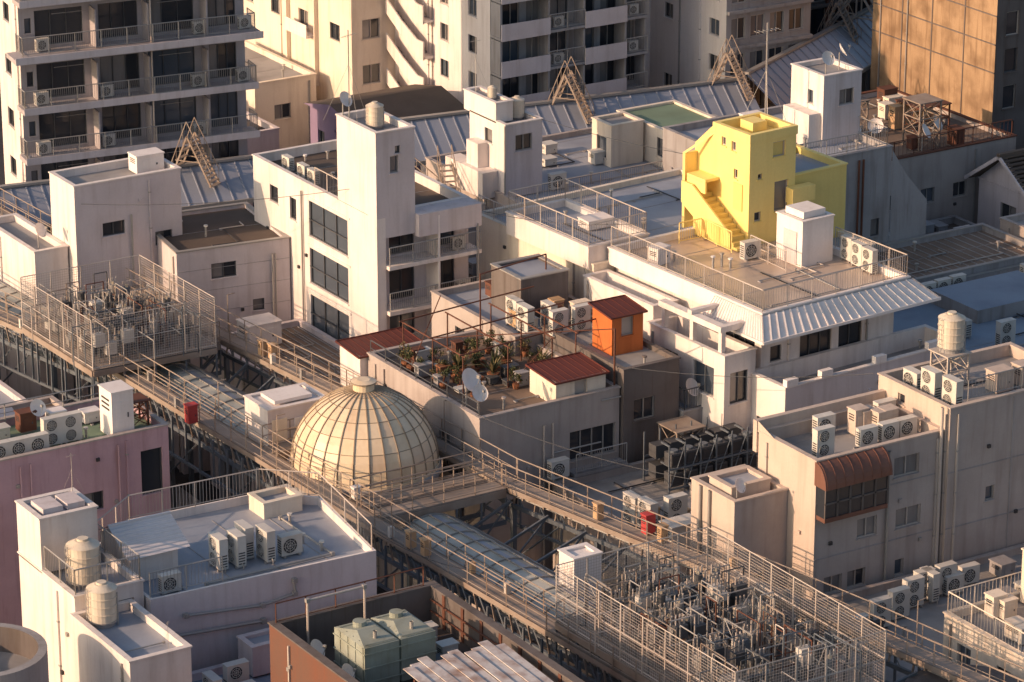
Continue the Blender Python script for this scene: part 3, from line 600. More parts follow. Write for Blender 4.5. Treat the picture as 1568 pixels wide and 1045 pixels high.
ac(-2.4,-14.3,7.92,-90,2); ac(2.2,-16,7.92,0,2,.9); cbox("rooftop_cabinet",3.6,-17,7.92,1.3,1,1,ACW); cbox("rooftop_cabinet",-2.0,-17.6,7.92,1.6,1,1.2,ACW)
for i in range(5): cbox("rooftop_cabinet",R.uniform(-2.4,6),R.uniform(-18.4,-13.5),7.92,R.uniform(.4,.9),R.uniform(.4,.8),R.uniform(.3,.8),R.choice([GRY,STD,ACW,TAN]))
o=O("dark_rail_terrace"); o.block(4.3,7.0,-8.7,-2,0,10.2,GRY,RFB2,.2); o.rail([(4.4,-8.6),(6.9,-8.6)],10.2,1.1,STD,.14); o.rail([(4.4,-8.6),(4.4,-2.1)],10.2,1.1,STD,.14); o.done(); dish(4.9,-8.2,10.0,20,1.1)
lattice("rusty_step_frame",3.4,-9.8,7.9,1.5,2.2,CWS,2,False)
# ------------------------------------------------------------ garden building
o=O("roof_garden_building"); o.block(-6.9,.9,-8.2,2.2,0,12,BEI2,RFW,.35,Sm=BEI2,S=[(-.6,8.8,2.6,1.5,4,GL1),(-5.2,6.6,1.0,1.0)],W=[(-5,9.5,1,.9)])
o.box(-2.1,.9,-9.0,-8.21,8.3,8.45,GRY); o.rail([(-2,-8.95),(.85,-8.95)],8.45,1.0,STE,.13)
o.box(-3.5,-2.3,-9.0,-8.21,8.25,8.35,STE)
for x in (-3.4,-2.9): o.tube((x,-8.3,3),(x,-8.3,11),.05,STL,6)
o.tube((-2.9,-8.3,9.5),(-.2,-8.3,9.5),.04,STE,6); o.tube((-.2,-8.32,11.6),(.9,-8.32,11.6),.04,STE,6)
o.done(); ac(-2.9,-8.75,8.36,0,1)
def shed(name,x0,x1,y0,y1,z,h,wm,rm,tilt=.25,rot=0):
    o=O(name,((x0+x1)/2,(y0+y1)/2),rot); o.wall('W',x0,y0,y1,z,z+h,[],wm); o.wall('S',y0,x0,x1,z,z+h,[((x0+x1)/2,z+h-1.1,.7,.95,1,STL)],wm)
    o.poly([(x1,y0,z),(x1,y1,z),(x1,y1,z+h+tilt),(x1,y0,z+h)],wm); o.poly([(x1,y1,z),(x0,y1,z),(x0,y1,z+h+tilt),(x1,y1,z+h+tilt)],wm); o.poly([(x0,y0,z+h),(x0,y1,z+h),(x0,y1,z+h+tilt)][::-1],wm)
    e=.15; a=[(x0-e,y0-e,z+h-.02),(x1+e,y0-e,z+h-.02),(x1+e,y1+e,z+h+tilt+.05),(x0-e,y1+e,z+h+tilt+.05)]
    o.poly(a,rm); o.poly([(p[0],p[1],p[2]-.05) for p in a][::-1],rm)
    for i in range(4): p,q=a[i],a[(i+1)%4]; o.beam(p,q,.05,.08,rm)
    n=int((x1-x0)/.35)
    for k in range(n+1):
        xx=x0-e+(x1-x0+2*e)*k/n; o.beam((xx,y0-e,z+h-.005),(xx,y1+e,z+h+tilt+.065),.02,.02,rm)
    o.done()
shed("red_roof_shed",-7.3,-3.8,2.3,4.3,0,11.9,WH,RRO,.1); shed("red_roof_shed",-2.5,.3,-7.9,-5.6,11.65,1.2,CRM,RRO,.1)
o=O("dark_concrete_building"); o.block(1,4.2,-8.4,-1.2,0,12.9,DCO,RFG,.2,S=[(2.2,10.2,1.2,1.1)]); o.done()
shed("orange_storage_shed",1.9,3.7,-6,-4.3,12.7,2.0,ORG,RRO,.15)
o=O("low_grey_building"); o.block(-.5,5.1,-1.1,6.9,0,12.6,BEI2,RFB,.25,W=[(1,10.6,1,1),(4,10.4,1.2,1.1)])
o.block(1.4,4.2,1.4,4.2,12.36,14.5,DCO,RFB,.1,cap=STE); o.done()
ac(.6,-.3,12.36,-90,2); ac(.7,.9,12.36,-90,2); ac(1.9,-.4,12.36,-90,2,.95); ac(1.3,-2.2,12.72,0,2,.9); ac(2.6,-2.2,12.72,0,2,.9)
for i in range(9): cbox("rooftop_cabinet",R.uniform(.3,4.6),R.choice([R.uniform(-.5,1),R.uniform(4.6,6.3)]),12.36,R.uniform(.4,.9),R.uniform(.4,.8),R.uniform(.4,1.1),R.choice([ACW,RST,CRM,TAN]))
pg=O("rusty_pergola_frame")
for x in (-5.6,-3.1,-.6,.75):
    for y in (-4.6,-1.8,1.0): pg.beam((x,y,11.65),(x,y,13.7),.05,.05,RST)
    pg.beam((x,-4.8,13.73),(x,1.2,13.73),.05,.06,RST)
for y in (-4.6,-1.8,1.0): pg.beam((-5.8,y,13.8),(1.9,y,14.2),.05,.06,RST)
pg.beam((.8,-7.9,11.65),(.8,-7.9,14.9),.07,.07,RST); pg.beam((.8,-7.9,14.9),(-5.6,-1.8,13.8),.04,.04,RST); pg.beam((-6.6,-1,11.65),(-3,1.8,14.4),.04,.04,RST)
pg.beam((-.6,2.0,12),(-.6,2.0,15),.06,.06,RST); pg.beam((-.6,2.0,15),(3.5,2.4,15.2),.05,.06,RST); pg.beam((3.5,2.4,12.6),(3.5,2.4,15.2),.06,.06,RST); pg.beam((-3.1,-4.6,11.65),(-.6,-4.6,13.7),.03,.03,RST)
pg.done()
for i in range(34): plant(R.uniform(-6.2,.5),R.choice([R.uniform(-5,0),R.uniform(-2.5,1.6)]),11.66,R.uniform(.5,1.1))
for p in ((-2.6,-2.6),(-3.2,-3.4),(-1.6,-2.0),(-4.4,-2.2),(-.6,-3.6)): agave(*p,11.66,R.uniform(1,1.4))
for i in range(22): cbox("planter_box",R.uniform(-6,.3),R.uniform(-5,1.2),11.66,R.uniform(.4,1.0),.4,R.uniform(.2,.7),R.choice([ACW,POT,GRY,RST,STD,STD]))
dish(-6.4,-6.2,11.65,20,1.4); dish(-6.2,-6.9,11.65,0,1)
rails([(-6.8,-8.0),(-6.8,2.1)],11.9,.8,STD,.0,mid=1)
# ------------------------------------------------------------ arcade
LC=[(-18.2,34),(-17.5,22.3),(-15.7,12),(-15.2,0),(-14.8,-11.3),(-14,-25.8),(-13,-46)]
RC=[(-10.6,46),(-10.1,34),(-9.1,13.5),(-8.1,3),(-7.4,-6.7),(-7.2,-11.3),(-4.8,-23.5),(-3.2,-32.6),(-1.2,-46)]
def xi(P,y):
    for a,b in zip(P,P[1:]):
        if b[1]<=y<=a[1]: return a[0]+(b[0]-a[0])*(y-a[1])/(b[1]-a[1])
    return P[0][0] if y>P[0][1] else P[-1][0]
def catwalk(path,z,out):
    o=O("steel_catwalk"); w=.9
    for a,b in zip(path,path[1:]):
        A=Vector((*a,z));B=Vector((*b,z)); d=(B-A); L=d.length; d.normalize(); n=Vector((-d.y,d.x,0))*w/2
        o.beam(A-Vector((0,0,.05)),B-Vector((0,0,.05)),w,.06,GAL)
        for s in(-1,1):
            o.beam(A+n*s-Vector((0,0,.14)),B+n*s-Vector((0,0,.14)),.07,.24,CWS)
            o.rail([tuple(A+n*s),tuple(B+n*s)],z,1.05,CWS,0,.022,mid=1)
        o.beam(A+n*out*.6-Vector((0,0,1.25)),B+n*out*.6-Vector((0,0,1.25)),.14,.2,STB)
        for k in range(3): o.tube(A+n*(.3-.3*k)+Vector((0,0,-.3-.1*k)),B+n*(.3-.3*k)+Vector((0,0,-.3-.1*k)),.045,STE,5)
        m=max(1,int(L/1.3))
        for k in range(m):
            p=A+d*(L*k/m); q=A+d*(L*(k+.5)/m)
            o.beam(p-n*1.1-Vector((0,0,.32)),p+n*1.1-Vector((0,0,.32)),.08,.12,CWS)
            o.beam(p+n*out-Vector((0,0,.3)),p+n*out*.6-Vector((0,0,1.2)),.07,.07,CWS); o.tube(p+n*out*.6-Vector((0,0,.3)),q+n*out*.6-Vector((0,0,1.2)),.035,STB)
            o.beam(p+n*out*1.5-Vector((0,0,.35)),p+n*out*1.5-Vector((0,0,2.4)),.09,.09,STB)
            if R.random()<.25: e=p+n*R.choice([-.8,.8]); o.box(e.x-.12,e.x+.12,e.y-.1,e.y+.1,z,z+.5,R.choice([STE,TAN,STD,ACW]))
            if R.random()<.12: e=p+n*.95; o.tube(e,e+Vector((0,0,2.0)),.03,CWS); o.beam(e+Vector((0,0,2.0)),e+Vector((0,0,2.0))+n*1.0,.04,.04,CWS)
            if k%4==0:
                e=p+n*out*.6; o.beam(e-Vector((0,0,1.3)),Vector((e.x,e.y,0)),.22,.22,STB)
                o.tube(e-Vector((0,0,4)),e+d*3-Vector((0,0,1.4)),.05,STB)
        o.beam(A+n*out*1.5-Vector((0,0,2.4)),B+n*out*1.5-Vector((0,0,2.4)),.1,.14,STB)
    o.done()
catwalk(LC,10,-1); catwalk(RC,10,1)
def cross(y,x0,x1,z=10):
    o=O("cross_catwalk"); o.box(x0,x1,y-.5,y+.5,z-.09,z-.01,GAL)
    for s in(-.5,.5):
        o.box(x0,x1,y+s-.05,y+s+.05,z-.45,z-.1,CWS); o.rail([(x0,y+s),(x1,y+s)],z,1.05,CWS,0,.022,mid=1)
    for k in range(6): xx=x0+(x1-x0)*k/5; o.beam((xx,y-.5,z-.45),(xx,y-.5,z-1.6),.08,.08,STB)
    o.box(x0,x1,y-.55,y-.45,z-1.8,z-1.6,STB); o.done()
cross(13,-15.3,-9.7); cross(-11.3,-14.3,-7.7); cross(-1.9,-14.7,-8.8); cross(-9.7,-14.4,-7.9,9.9)
def vault(y0,y1):
    o=O("arcade_glass_roof"); n=10; ys=[y0+(y1-y0)*k/max(1,round((y0-y1)/1.2)) for k in range(round((y0-y1)/1.2)+1)]
    def sec(y):
        a=xi(LC,y)+.75; b=xi(LC,y)+4.9; return [(a+(b-a)*i/n,y,8.7+.95*math.sin(math.pi*i/n)) for i in range(n+1)]
    S=[sec(y) for y in ys]
    for A,B in zip(S,S[1:]):
        for i in range(n): o.poly([A[i],B[i],B[i+1],A[i+1]],ARC if i%5 else ARM)
    for A in S:
        for i in range(n): o.beam(Vector(A[i])+Vector((0,0,.04)),Vector(A[i+1])+Vector((0,0,.04)),.05,.07,STE)
    for i in (0,3,5,7,10):
        for A,B in zip(S,S[1:]): o.beam(Vector(A[i])+Vector((0,0,.05)),Vector(B[i])+Vector((0,0,.05)),.05,.07,STE)
    for i in (0,10):
        for A,B in zip(S,S[1:]): o.beam(Vector(A[i])-Vector((0,0,.2)),Vector(B[i])-Vector((0,0,.2)),.3,.3,STB)
    for A in S[::2]:
        b=xi(RC,A[10][1])-.5; e=Vector(A[10])-Vector((0,0,.3)); f=Vector((b,e.y,9.4))
        o.beam(e,f,.1,.12,STB); o.beam(e-Vector((0,0,1.5)),f,.07,.07,STB); o.beam(e,Vector((e.x,e.y,0)),.14,.14,STB)
    o.done()
vault(46,-1.6); vault(-12.0,-46)
def dome():
    cx,cy,z0,r=-11.3,-5.1,9.6,3.45
    o=O("ribbed_dome",(cx,cy,z0)); n=28; rings=[0,.2,.42,.64,.86,1.08,1.3,1.46]; H=1.03
    def P(a,e,k=1): return Vector((cx+r*k*math.cos(e)*math.cos(a),cy+r*k*math.cos(e)*math.sin(a),z0+.25+r*k*H*math.sin(e)))
    for i in range(n):
        a0,a1=2*math.pi*i/n,2*math.pi*(i+1)/n
        for e0,e1 in zip(rings,rings[1:]):
            em=(e0+e1)/2; m=R.choice([DOMS[0],DOMS[0],DOMS[1],DOMS[1],DOMS[2]])
            o.poly([P(a0,e0),P(a1,e0),P(a1,em),P(a0,em)],m); o.poly([P(a0,em),P(a1,em),P(a1,e1),P(a0,e1)],m)
            o.beam(P(a0,e0,1.004),P(a0,em,1.004),.05,.05,DOR); o.beam(P(a0,em,1.004),P(a0,e1,1.004),.05,.05,DOR)
            o.beam(P(a0,e0,1.002),P(a1,e0,1.002),.025,.025,DOR)
    o.cyl(cx,cy,z0-.1,z0+.12,r+.22,GRY,28); o.cyl(cx,cy,z0+.12,z0+.26,r+.08,DOM,28)
    o.cyl(cx,cy,z0-1.4,z0-.1,r+.05,GRY,28)
    zt=z0+.25+r*H*math.sin(1.46)
    o.cyl(cx,cy,zt-.12,zt+.36,.5,DOM,20); o.cyl(cx,cy,zt+.36,zt+.42,.62,DOR,20); o.cyl(cx,cy,zt+.42,zt+.5,.6,DOM,20,.3)
    o.done()
dome()
for x,y in((-14.2,-9.4),(-7.9,-3.4)): cbox("floodlight_box",x,y,10,.35,.3,.6,WH2)
o=O("white_plant_room"); o.block(-14.4,-11.2,-1.4,.9,9.0,11.7,WH,WH2,.04,Sm=LAV); o.box(-14.2,-13.4,-1.46,-1.41,10.1,11.2,CRM); o.box(-13,-11.6,-1.48,-1.42,10.6,11.1,WH2); o.box(-13.8,-11.8,-1,.4,11.78,11.95,WH2); o.done()
def cage(name,C,z,h,dens):
    o=O(name); n=len(C)
    o.poly([(c[0],c[1],z) for c in C],GAL); o.poly([(c[0],c[1],z-.12) for c in C][::-1],STB)
    for i in range(n):
        a=Vector((*C[i],z));b=Vector((*C[(i+1)%n],z)); L=(b-a).length; m=max(1,round(L/1.5))
        o.beam(a-Vector((0,0,.2)),b-Vector((0,0,.2)),.16,.3,CWS)
        for k in range(m):
            p=a.lerp(b,k/m); o.tube(p,p+Vector((0,0,h)),.035,STL,5); o.beam(p-Vector((0,0,.3)),p-Vector((0,0,2.6)),.08,.08,STB)
        for zz in (0.1,h/2,h): o.tube(a+Vector((0,0,zz)),b+Vector((0,0,zz)),.026,STL)
        m=round(L/.13)
        for k in range(m): p=a.lerp(b,k/m); o.tube(p,p+Vector((0,0,h)),.009,STL,3)
        for k in range(int(h/.13)): o.tube(a+Vector((0,0,k*.13)),b+Vector((0,0,k*.13)),.009,STL,3)
    o.done()
    e=O("cable_and_transformer_equipment"); r=random.Random(5)
    def PT():
        u,v=r.uniform(.08,.92),r.uniform(.08,.92); A=Vector(C[0]).lerp(Vector(C[1]),u); B=Vector(C[3]).lerp(Vector(C[2]),u); return A.lerp(B,v)
    for k in range(dens):
        p=PT(); hh=r.uniform(.8,h-.2); m=r.choice([STL,STE,STE,STB,STD,RST,CWS]); e.tube((p.x,p.y,z),(p.x,p.y,z+hh),.035,m,5)
        q=p+Vector((r.choice([-1,1])*r.uniform(.5,1.6),0)) if r.random()<.5 else p+Vector((0,r.choice([-1,1])*r.uniform(.5,2.0)))
        e.tube((p.x,p.y,z+hh),(q.x,q.y,z+hh),.03,m,5); e.tube((q.x,q.y,z),(q.x,q.y,z+hh),.03,m,5)
        if r.random()<.5: e.tube((p.x,p.y,z+hh*.5),(q.x,q.y,z+hh*.5),.03,m,5)
        if r.random()<.3: e.tube((p.x,p.y,z+.1),(q.x,q.y,z+hh),.02,STE,4)
    for k in range(int(dens*.6)):
        p=PT(); zz=z+r.uniform(0,1.2)
        if r.random()<.6: e.box(p.x-.28,p.x+.28,p.y-.2,p.y+.2,zz,zz+r.uniform(.3,.7),r.choice([STE,STD,STD,ACW,STB]))
        else: e.cyl(p.x,p.y,zz,zz+.6,.2,r.choice([STE,STD,STB]),12); e.cyl(p.x,p.y,zz+.6,zz+.75,.08,DOM,8)
        for j in range(3): e.cyl(p.x-.2+.2*j,p.y,zz+.3,zz+.95,.035,STL,6)
        e.tube((p.x,p.y,zz),(p.x,p.y,z),.04,STD)
    for k in range(24):
        p=PT();q=PT(); zz=z+r.uniform(.6,h-.3); mid=(p+q)/2
        e.tube((p.x,p.y,zz),(mid.x,mid.y,zz-.3),.02,STD,4); e.tube((mid.x,mid.y,zz-.3),(q.x,q.y,zz),.02,STD,4)
    e.done()
cage("wire_mesh_equipment_cage",[(-17.7,10.6),(-11,10.4),(-11.2,18.4),(-17.9,18.4)],10.6,2.6,90)
cage("wire_mesh_equipment_cage",[(-13.9,-38.5),(-6.6,-38.5),(-6.6,-26.2),(-14.2,-26.2)],10.5,2.5,125)
for x,y,m in ((-8.9,9.4,TAN),(-8.7,8.7,TAN),(-14.9,-15.5,TAN),(-14.8,-16.6,TAN),(-6.2,-17.2,TAN),(-5.2,-20.8,TAN)): cbox("tan_junction_box",x,y,10.0,.35,.35,.8,m)
for x,y in ((-16.2,3.0),(-5.2,-19.7)): cbox("red_junction_box",x,y,10.0,.5,.4,.95,RED)
o=O("white_control_cabinet"); o.block(-10.8,-9.4,-22.3,-21.1,8.2,11.0,WH2,WH2,.05); o.box(-10.83,-10.81,-22.1,-21.4,9,10.6,WH); o.done()
# ------------------------------------------------------------ left: pink building etc
o=O("pink_building"); o.block(-33,-19.5,-1.2,3.6,0,12,PNK,GRN,.35,S=[(-20.4,8.8,1.1,2.2,1,GL1),(-23.4,8.6,1.0,.9)],cap=BEI2)
for x in(-27,-26.5,-22.1): o.tube((x,-1.3,5),(x,-1.3,11.6),.05,PNK,6)
o.done()
for i in range(5): ac(-27.6+i*.95,-.4+(.5 if i>2 else 0),11.66,0,2 if i>2 else 1,.95)
cbox("tall_white_cabinet",-21.6,-.2,11.66,1.1,1.3,2.3,WH2); lattice("rusty_step_frame",-20.3,.6,11.66,.9,1.2,RST,2,False)
o=O("tin_roof_house"); o.block(-33,-19.8,3.7,11,0,9.5,BEI2,RFD,.2,W=[]); o.poly([(-30,4.4,9.7),(-23.5,4.4,9.7),(-23.5,7.4,10.9),(-30,7.4,10.9)],ARM); o.poly([(-30,10.4,9.7),(-30,7.4,10.9),(-23.5,7.4,10.9),(-23.5,10.4,9.7)],ARM); o.poly([(-23.5,4.4,9.7),(-23.5,10.4,9.7),(-23.5,7.4,10.9)],WH); o.done()
rails([(-33,3.4),(-19.7,3.4)],11.9,.9,STE,.0,mid=1); dish(-24.5,2.4,11.6,10)
for i in range(5): cbox("rooftop_cabinet",-28+i*1.5,2.2+R.uniform(-.5,.5),11.66,.8,.6,R.uniform(.5,1.2),R.choice([ACW,WH2,RST]))
o=O("low_blue_roof_building"); o.block(-36,-19.5,11.2,34,0,8,LAV,RFB,.3); o.block(-15.2,-13,30.2,40,0,9,GRY,RFD,.3); o.done()
# ------------------------------------------------------------ lower-left white roof building
o=O("white_roof_terrace_building")
PG=[(-29.0,-18.4),(-18.6,-18.9),(-17.7,-12.4),(-19.7,-10.6),(-26,-10.3),(-29.0,-12.5)]
n=len(PG); c=Vector((sum(p[0] for p in PG)/n,sum(p[1] for p in PG)/n)); IN=[tuple(c+(Vector(p)-c)*.975) for p in PG]
o.poly([(*p,11.6) for p in IN],RFB)
for i in range(n):
    a,b=PG[i],PG[(i+1)%n]; e,f_=IN[i],IN[(i+1)%n]; m=LAV if i==0 else WH  # first edge is the south wall, painted in shade tone
    o.poly([(*a,0),(*b,0),(*b,12),(*a,12)],m); o.poly([(*f_,11.6),(*e,11.6),(*e,12),(*f_,12)],WH); o.poly([(*a,12),(*b,12),(*f_,12),(*e,12)],WH2)
for s in range(4): o.box(-27+s*2.2,-26.96+s*2.2,-18.1,-11.5,11.604,11.62,RFG)
for k in range(5): px,py=R.uniform(-26,-19.5),R.uniform(-18,-12); o.cyl(px,py,11.6,12.0,.06,STE,8); o.cyl(px,py,12.0,12.08,.12,ACW,8)
o.done()
rails([(-29,-12.7),(-26,-10.4),(-19.8,-10.7),(-17.8,-12.5),(-18.7,-18.7)],12,1.15,STL,.16); rails([(-28.9,-18.2),(-25.6,-18.3)],12,1.1,STE,.16)
o=O("small_parapet_wall"); o.block(-20.6,-18.7,-12.6,-11.2,11.6,12.3,CRM,RFB,.2); o.done()
o=O("stair_tower_house"); o.block(-32.2,-29.1,-18,-12.6,0,12.7,WH,RFB,.3,S=[(-29.9,11.0,.7,1.1,1,GL1)]); o.block(-32.2,-29.6,-14.9,-12.6,12.6,15,WH,RFB,.1)
o.box(-31.8,-30.9,-14.4,-13.2,14.95,15.2,LAV); o.box(-30.7,-29.9,-14.4,-13.2,14.95,15.2,LAV); o.done()
rails([(-32.1,-15),(-32.1,-17.9),(-29.2,-17.9),(-29.2,-13)],12.75,1.1,STE,.16); tank(-31,-16.4,12.4,.95); ant(-29.8,-13,14.9,0,.6)
o=O("white_gable_roof_shed"); o.box(-28.6,-26.4,-15.8,-13,11.61,13.0,WH)
o.poly([(-28.9,-16.2,12.9),(-26,-16.2,12.9),(-26,-14.4,13.8),(-28.9,-14.4,13.8)],WCO); o.poly([(-28.9,-12.6,12.9),(-28.9,-14.4,13.8),(-26,-14.4,13.8),(-26,-12.6,12.9)],WCO); o.poly([(-28.6,-15.8,13.0),(-28.6,-14.4,13.75),(-28.6,-13,13.0)],WH); o.poly([(-26.4,-15.8,13.0),(-26.4,-13,13.0),(-26.4,-14.4,13.75)],WH)
o.beam((-28.9,-14.4,13.82),(-26,-14.4,13.82),.12,.06,WCO); o.done()
for x,y,r_ in ((-24.7,-16.2,-90),(-23.9,-16.3,-90),(-23.2,-15.7,90),(-22.6,-16.5,-90)): ac(x,y,11.61,r_,2,1.0)
ac(-21.5,-16.6,11.61,0,1); ac(-27.6,-17.4,11.61,0,1,.9)
conduit([(-26,-17.6,11.7),(-20,-17.6,11.7),(-20,-13,11.7)]); conduit([(-27.5,-18.62,11),(-24,-18.77,10.7),(-22.5,-18.82,10.9),(-22.5,-18.82,11.5)],.06,STE,"wall_pipe"); conduit([(-28,-18.62,10.2),(-24,-18.8,10.0)],.07,STE,"wall_pipe")
o=O("lower_blue_roof_building"); o.block(-29.1,-17.3,-24.8,-19.3,0,8.7,LAV,RFB2,.3); o.block(-25.5,-17.3,-20.6,-19.31,8.5,9.8,LAV,RFB,.1); o.done()
ac(-28.2,-22.2,8.42,-90,2); ac(-27,-22.6,8.42,0,1); ac(-26.8,-21.6,8.42,0,2); dish(-27.2,-23.8,8.4,20)
o=O("near_white_building"); o.block(-32.4,-29.7,-23.4,-18.05,0,12,WH,RFB,.3,W=[]); o.done(); tank(-31.4,-18.9,11.7,.85); ant(-30.3,-22.6,11.7,40,.4)
conduit([(-32,-22,11.8),(-30.2,-22,11.8)],.03)
o=O("round_parapet_roof")
o.cyl(-37.4,-20.4,0,11.5,2.6,BEI2,48,top=RFG)
n=48
for i in range(n):
    a,b=6.2832*i/n,6.2832*(i+1)/n; f=lambda t,rr,z:(-37.4+rr*math.cos(t),-20.4+rr*math.sin(t),z)
    o.poly([f(a,2.6,11.5),f(b,2.6,11.5),f(b,2.6,12.6),f(a,2.6,12.6)],BEI2); o.poly([f(b,2.25,11.5),f(a,2.25,11.5),f(a,2.25,12.6),f(b,2.25,12.6)],DCO); o.poly([f(a,2.6,12.6),f(b,2.6,12.6),f(b,2.25,12.6),f(a,2.25,12.6)],GRY)
o.done()
# brick building
o=O("orange_brick_building"); o.block(-27,-19.4,-40,-25,0,13,BRK,RFD,1.5,Sm=BRK,t=.3,cap=DCO,inn=DCO)
for k in range(10): o.box(-19.75,-19.701,-39.5+k*1.45,-39.3+k*1.45,11.5,13,RST)
for z in (12.0,12.5): o.tube((-19.8,-39,z),(-19.8,-25.4,z),.04,RST,5)
o.done()
t=O("panel_water_tank")
for x0 in (-25.6,-23.95):
    t.box(x0,x0+1.55,-30.2,-27.8,11.8,13.6,TNG)
    for k in range(3): t.box(x0-.04,x0+1.59,-30.24,-27.76,12.1+k*.6,12.15+k*.6,TNG)
    for k in range(4): t.box(x0-.03,x0-.001,-30.1+k*.6,-30.05+k*.6,11.8,13.6,TNG)
    t.poly([(x0,-30.2,13.602),(x0+1.55,-30.2,13.602),(x0+1.2,-29,13.85),(x0+.35,-29,13.85)],TNG); t.poly([(x0,-27.8,13.602),(x0+.35,-29,13.85),(x0+1.2,-29,13.85),(x0+1.55,-27.8,13.602)],TNG)
    t.poly([(x0,-30.2,13.602),(x0+.35,-29,13.85),(x0,-27.8,13.602)],TNG); t.poly([(x0+1.55,-30.2,13.602),(x0+1.55,-27.8,13.602),(x0+1.2,-29,13.85)],TNG)
    t.cyl(x0+.75,-28.5,13.7,13.98,.27,TNG,14); t.tube((x0+.75,-29.7,13.6),(x0+.75,-29.7,14.0),.08,STE,8)
    for j in range(5): t.tube((x0+.1,-30.1+j*.5,13.68),(x0+1.45,-30.1+j*.5,13.68),.03,TNG)
    t.box(x0+.1,x0+1.4,-30.1,-27.9,11.5,11.799,STD)
t.done(); dish(-26.3,-27.3,11.5,30,1.0); dish(-26.2,-29.6,11.5,30,.9)
conduit([(-25.8,-26,11.6),(-25.8,-26,14.1),(-23.2,-26,14.1),(-23.2,-26,11.8)],.05,STL,"pipe_frame"); rails([(-26.8,-25.2),(-20,-25.2)],13,.9,RST,0)
s=O("rusty_white_roof_sheet")
for k in range(10): s.beam((-24.6+k*.46,-36.2,12.95-.05*(k%2)),(-24.6+k*.46,-31.8+.25*((k*7)%3),13.2-.05*(k%2)),.44,.04,RWH)
s.beam((-24.8,-35,12.85),(-20.2,-35,12.85),.1,.1,RST); s.beam((-24.8,-32.6,13.0),(-20.2,-32.6,13.0),.1,.1,RST)
for x in(-24.6,-20.4):
    for y in(-35,-32.6): s.beam((x,y,11.5),(x,y,12.9),.08,.08,RST)
s.done()
for i in range(8): cbox("rusty_roof_box",-21.5+R.uniform(-.8,1),-26.3-i*.7,11.5,R.uniform(.3,.8),.5,R.uniform(.3,.9),R.choice([RST,STD,ACW]))
# bottom right
o=O("low_utility_roof_building"); o.block(-3,16,-40,-25.2,0,7.6,BEI2,RFG,.3); o.done()
for i in range(8): ac(-1.5+i*1.25+R.uniform(-.2,.2),-29+.35*i+R.uniform(-.4,.2),7.32,R.choice([0,0,-90]),R.choice([1,2]),.95)
for x,y in ((4.6,-27.0),(5.8,-27.0)): ac(x,y,7.32,0,2,.95)
for i in range(9): cbox("rooftop_cabinet",R.uniform(-2,13),R.uniform(-31,-26.4),7.32,R.uniform(.5,1.1),R.uniform(.5,.9),R.uniform(.4,.9),R.choice([ACW,GRY,CRM,STD]))
o=O("yellow_cream_building"); o.block(1.2,10,-39,-32.6,0,9.6,CRM,RFG,.3,W=[(-34,7.6,.9,1),(-36.6,7.6,.9,1)],S=rwin(1.5,9.5,[6.8],4,1,1)); o.block(5,9.5,-37,-33,9.4,11.8,CRM,RFG,.2,W=[(-35,10.2,.9,1)])
o.rail([(1.3,-32.7),(1.3,-38.9)],9.6,1.0,CRM,.2); o.rail([(1.3,-32.7),(9.9,-32.7)],9.6,1.0,CRM,.2); o.done()
for i in range(7): cbox("rooftop_cabinet",2+R.uniform(0,2.6),-38+R.uniform(0,5),9.32,.7,.6,R.uniform(.5,1.2),R.choice([TAN,CRM,ACW]))
o=O("round_water_reservoir"); o.cyl(-2.4,-38.6,0,9.0,2.5,GRY,40,top=RFD); o.cyl(-2.4,-38.6,9.0,9.3,2.6,GRY,40,top=DCO); o.done()
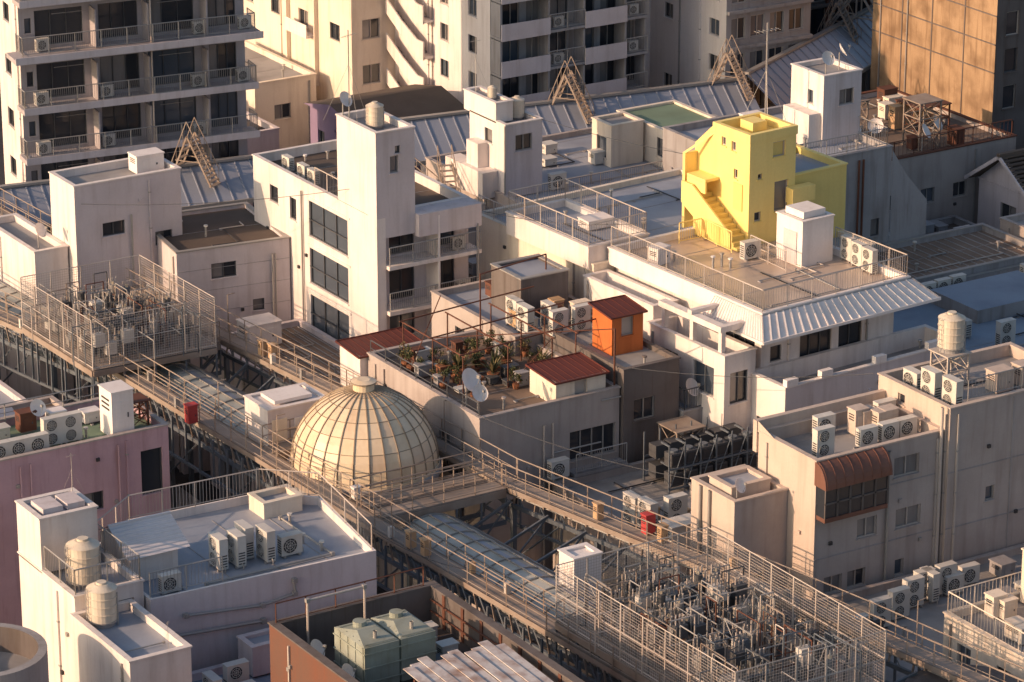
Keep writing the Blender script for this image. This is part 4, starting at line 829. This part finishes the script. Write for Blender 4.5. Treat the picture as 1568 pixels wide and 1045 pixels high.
for i,(x0,x1,y0,y1,z,w,r) in enumerate([(-2,8.2,23.5,33,8.6,BEI2,RFB),(6.5,11.8,12.8,18.6,9.2,GRY,RFD),(-12.6,-3,26,34,8.2,GRY,RFD),(26.2,32.5,18.6,29,10.8,WH,RFB),(30,38.8,9.4,13.6,8,GRY,RFD),(51,70,-10,12,11,BEI2,RFG),(33,60,-22,-10,9,GRY,RFG),(16,34,-40,-20,10,BEI2,RFG),(9,14,50,60,8,LAV,RFD),(-60,-40,-30,-8,8,LAV,RFG),(36,48,56,70,24,BEI2,RFG),(-60,-38,10,40,9,GRY,RFG)]):
    o=O("neighbouring_building"); o.block(x0,x1,y0,y1,0,z,w,r,.35,S=rwin(x0+.3,x1-.3,[z-2.6,z-5.4],max(2,int((x1-x0)/2.6)),1.2,1.1,2,.2),W=rwin(y0+.3,y1-.3,[z-2.6,z-5.4],max(2,int((y1-y0)/3)),1.2,1.1,2,.3)); o.done()
    if z<12:
        for k in range(7): cbox("rooftop_cabinet",R.uniform(x0+1,x1-1),R.uniform(y0+1,y1-1),z-.35,R.uniform(.6,1.5),R.uniform(.6,1.2),R.uniform(.5,1.3),R.choice([ACW,GRY,RST,WH]))
# overhead cables between roofs
wr=O("overhead_cables")
for a,b in (((-2.2,12,17),(-12.8,23,15)),((3.7,10,15.5),(8,1,16.4)),((-7,-8,12.2),(-2.7,-19.5,12)),((1,-8,13),(7,-19.8,15.2)),((14,21,16.2),(21.3,9,15.2)),((-18.6,-18,12.8),(-14.2,-20,10.4)),((4,-1.5,13),(6.4,4,15.4))):
    A=Vector(a);B=Vector(b); prev=A
    for k in range(1,13):
        t=k/12; p=A.lerp(B,t)-Vector((0,0,4*.35*t*(1-t))); wr.tube(prev,p,.015,STD,4); prev=p
wr.done()
# ------------------------------------------------------------ light + camera
EL,AZ=18,171
w=bpy.data.worlds.new("World"); sc.world=w; w.use_nodes=True; nt=w.node_tree
bg=nt.nodes["Background"]; sk=nt.nodes.new("ShaderNodeTexSky"); sk.sky_type='NISHITA'; sk.sun_disc=False; sk.sun_elevation=math.radians(EL); sk.sun_rotation=math.radians(90-AZ); sk.air_density=1.0; sk.dust_density=3.0
nt.links.new(sk.outputs[0],bg.inputs[0]); bg.inputs[1].default_value=.15
sl=bpy.data.lights.new("sun","SUN"); sl.energy=4.7; sl.angle=math.radians(.6); sl.color=(1,.64,.4)
so=bpy.data.objects.new("sun",sl); bpy.context.collection.objects.link(so)
d=Vector((math.cos(math.radians(EL))*math.cos(math.radians(AZ)),math.cos(math.radians(EL))*math.sin(math.radians(AZ)),math.sin(math.radians(EL))))
so.rotation_euler=d.to_track_quat('Z','Y').to_euler(); so.location=d*100
cd=bpy.data.cameras.new("camera"); cd.lens=125; cd.sensor_width=36; cd.clip_start=1; cd.clip_end=4000
co=bpy.data.objects.new("camera",cd); co.location=(-87.12,-139.42,72); co.rotation_euler=(math.radians(90-20.05),0,math.radians(-32)); bpy.context.collection.objects.link(co); sc.camera=co
sc.view_settings.view_transform='Standard'; sc.view_settings.look='None'; sc.view_settings.exposure=0
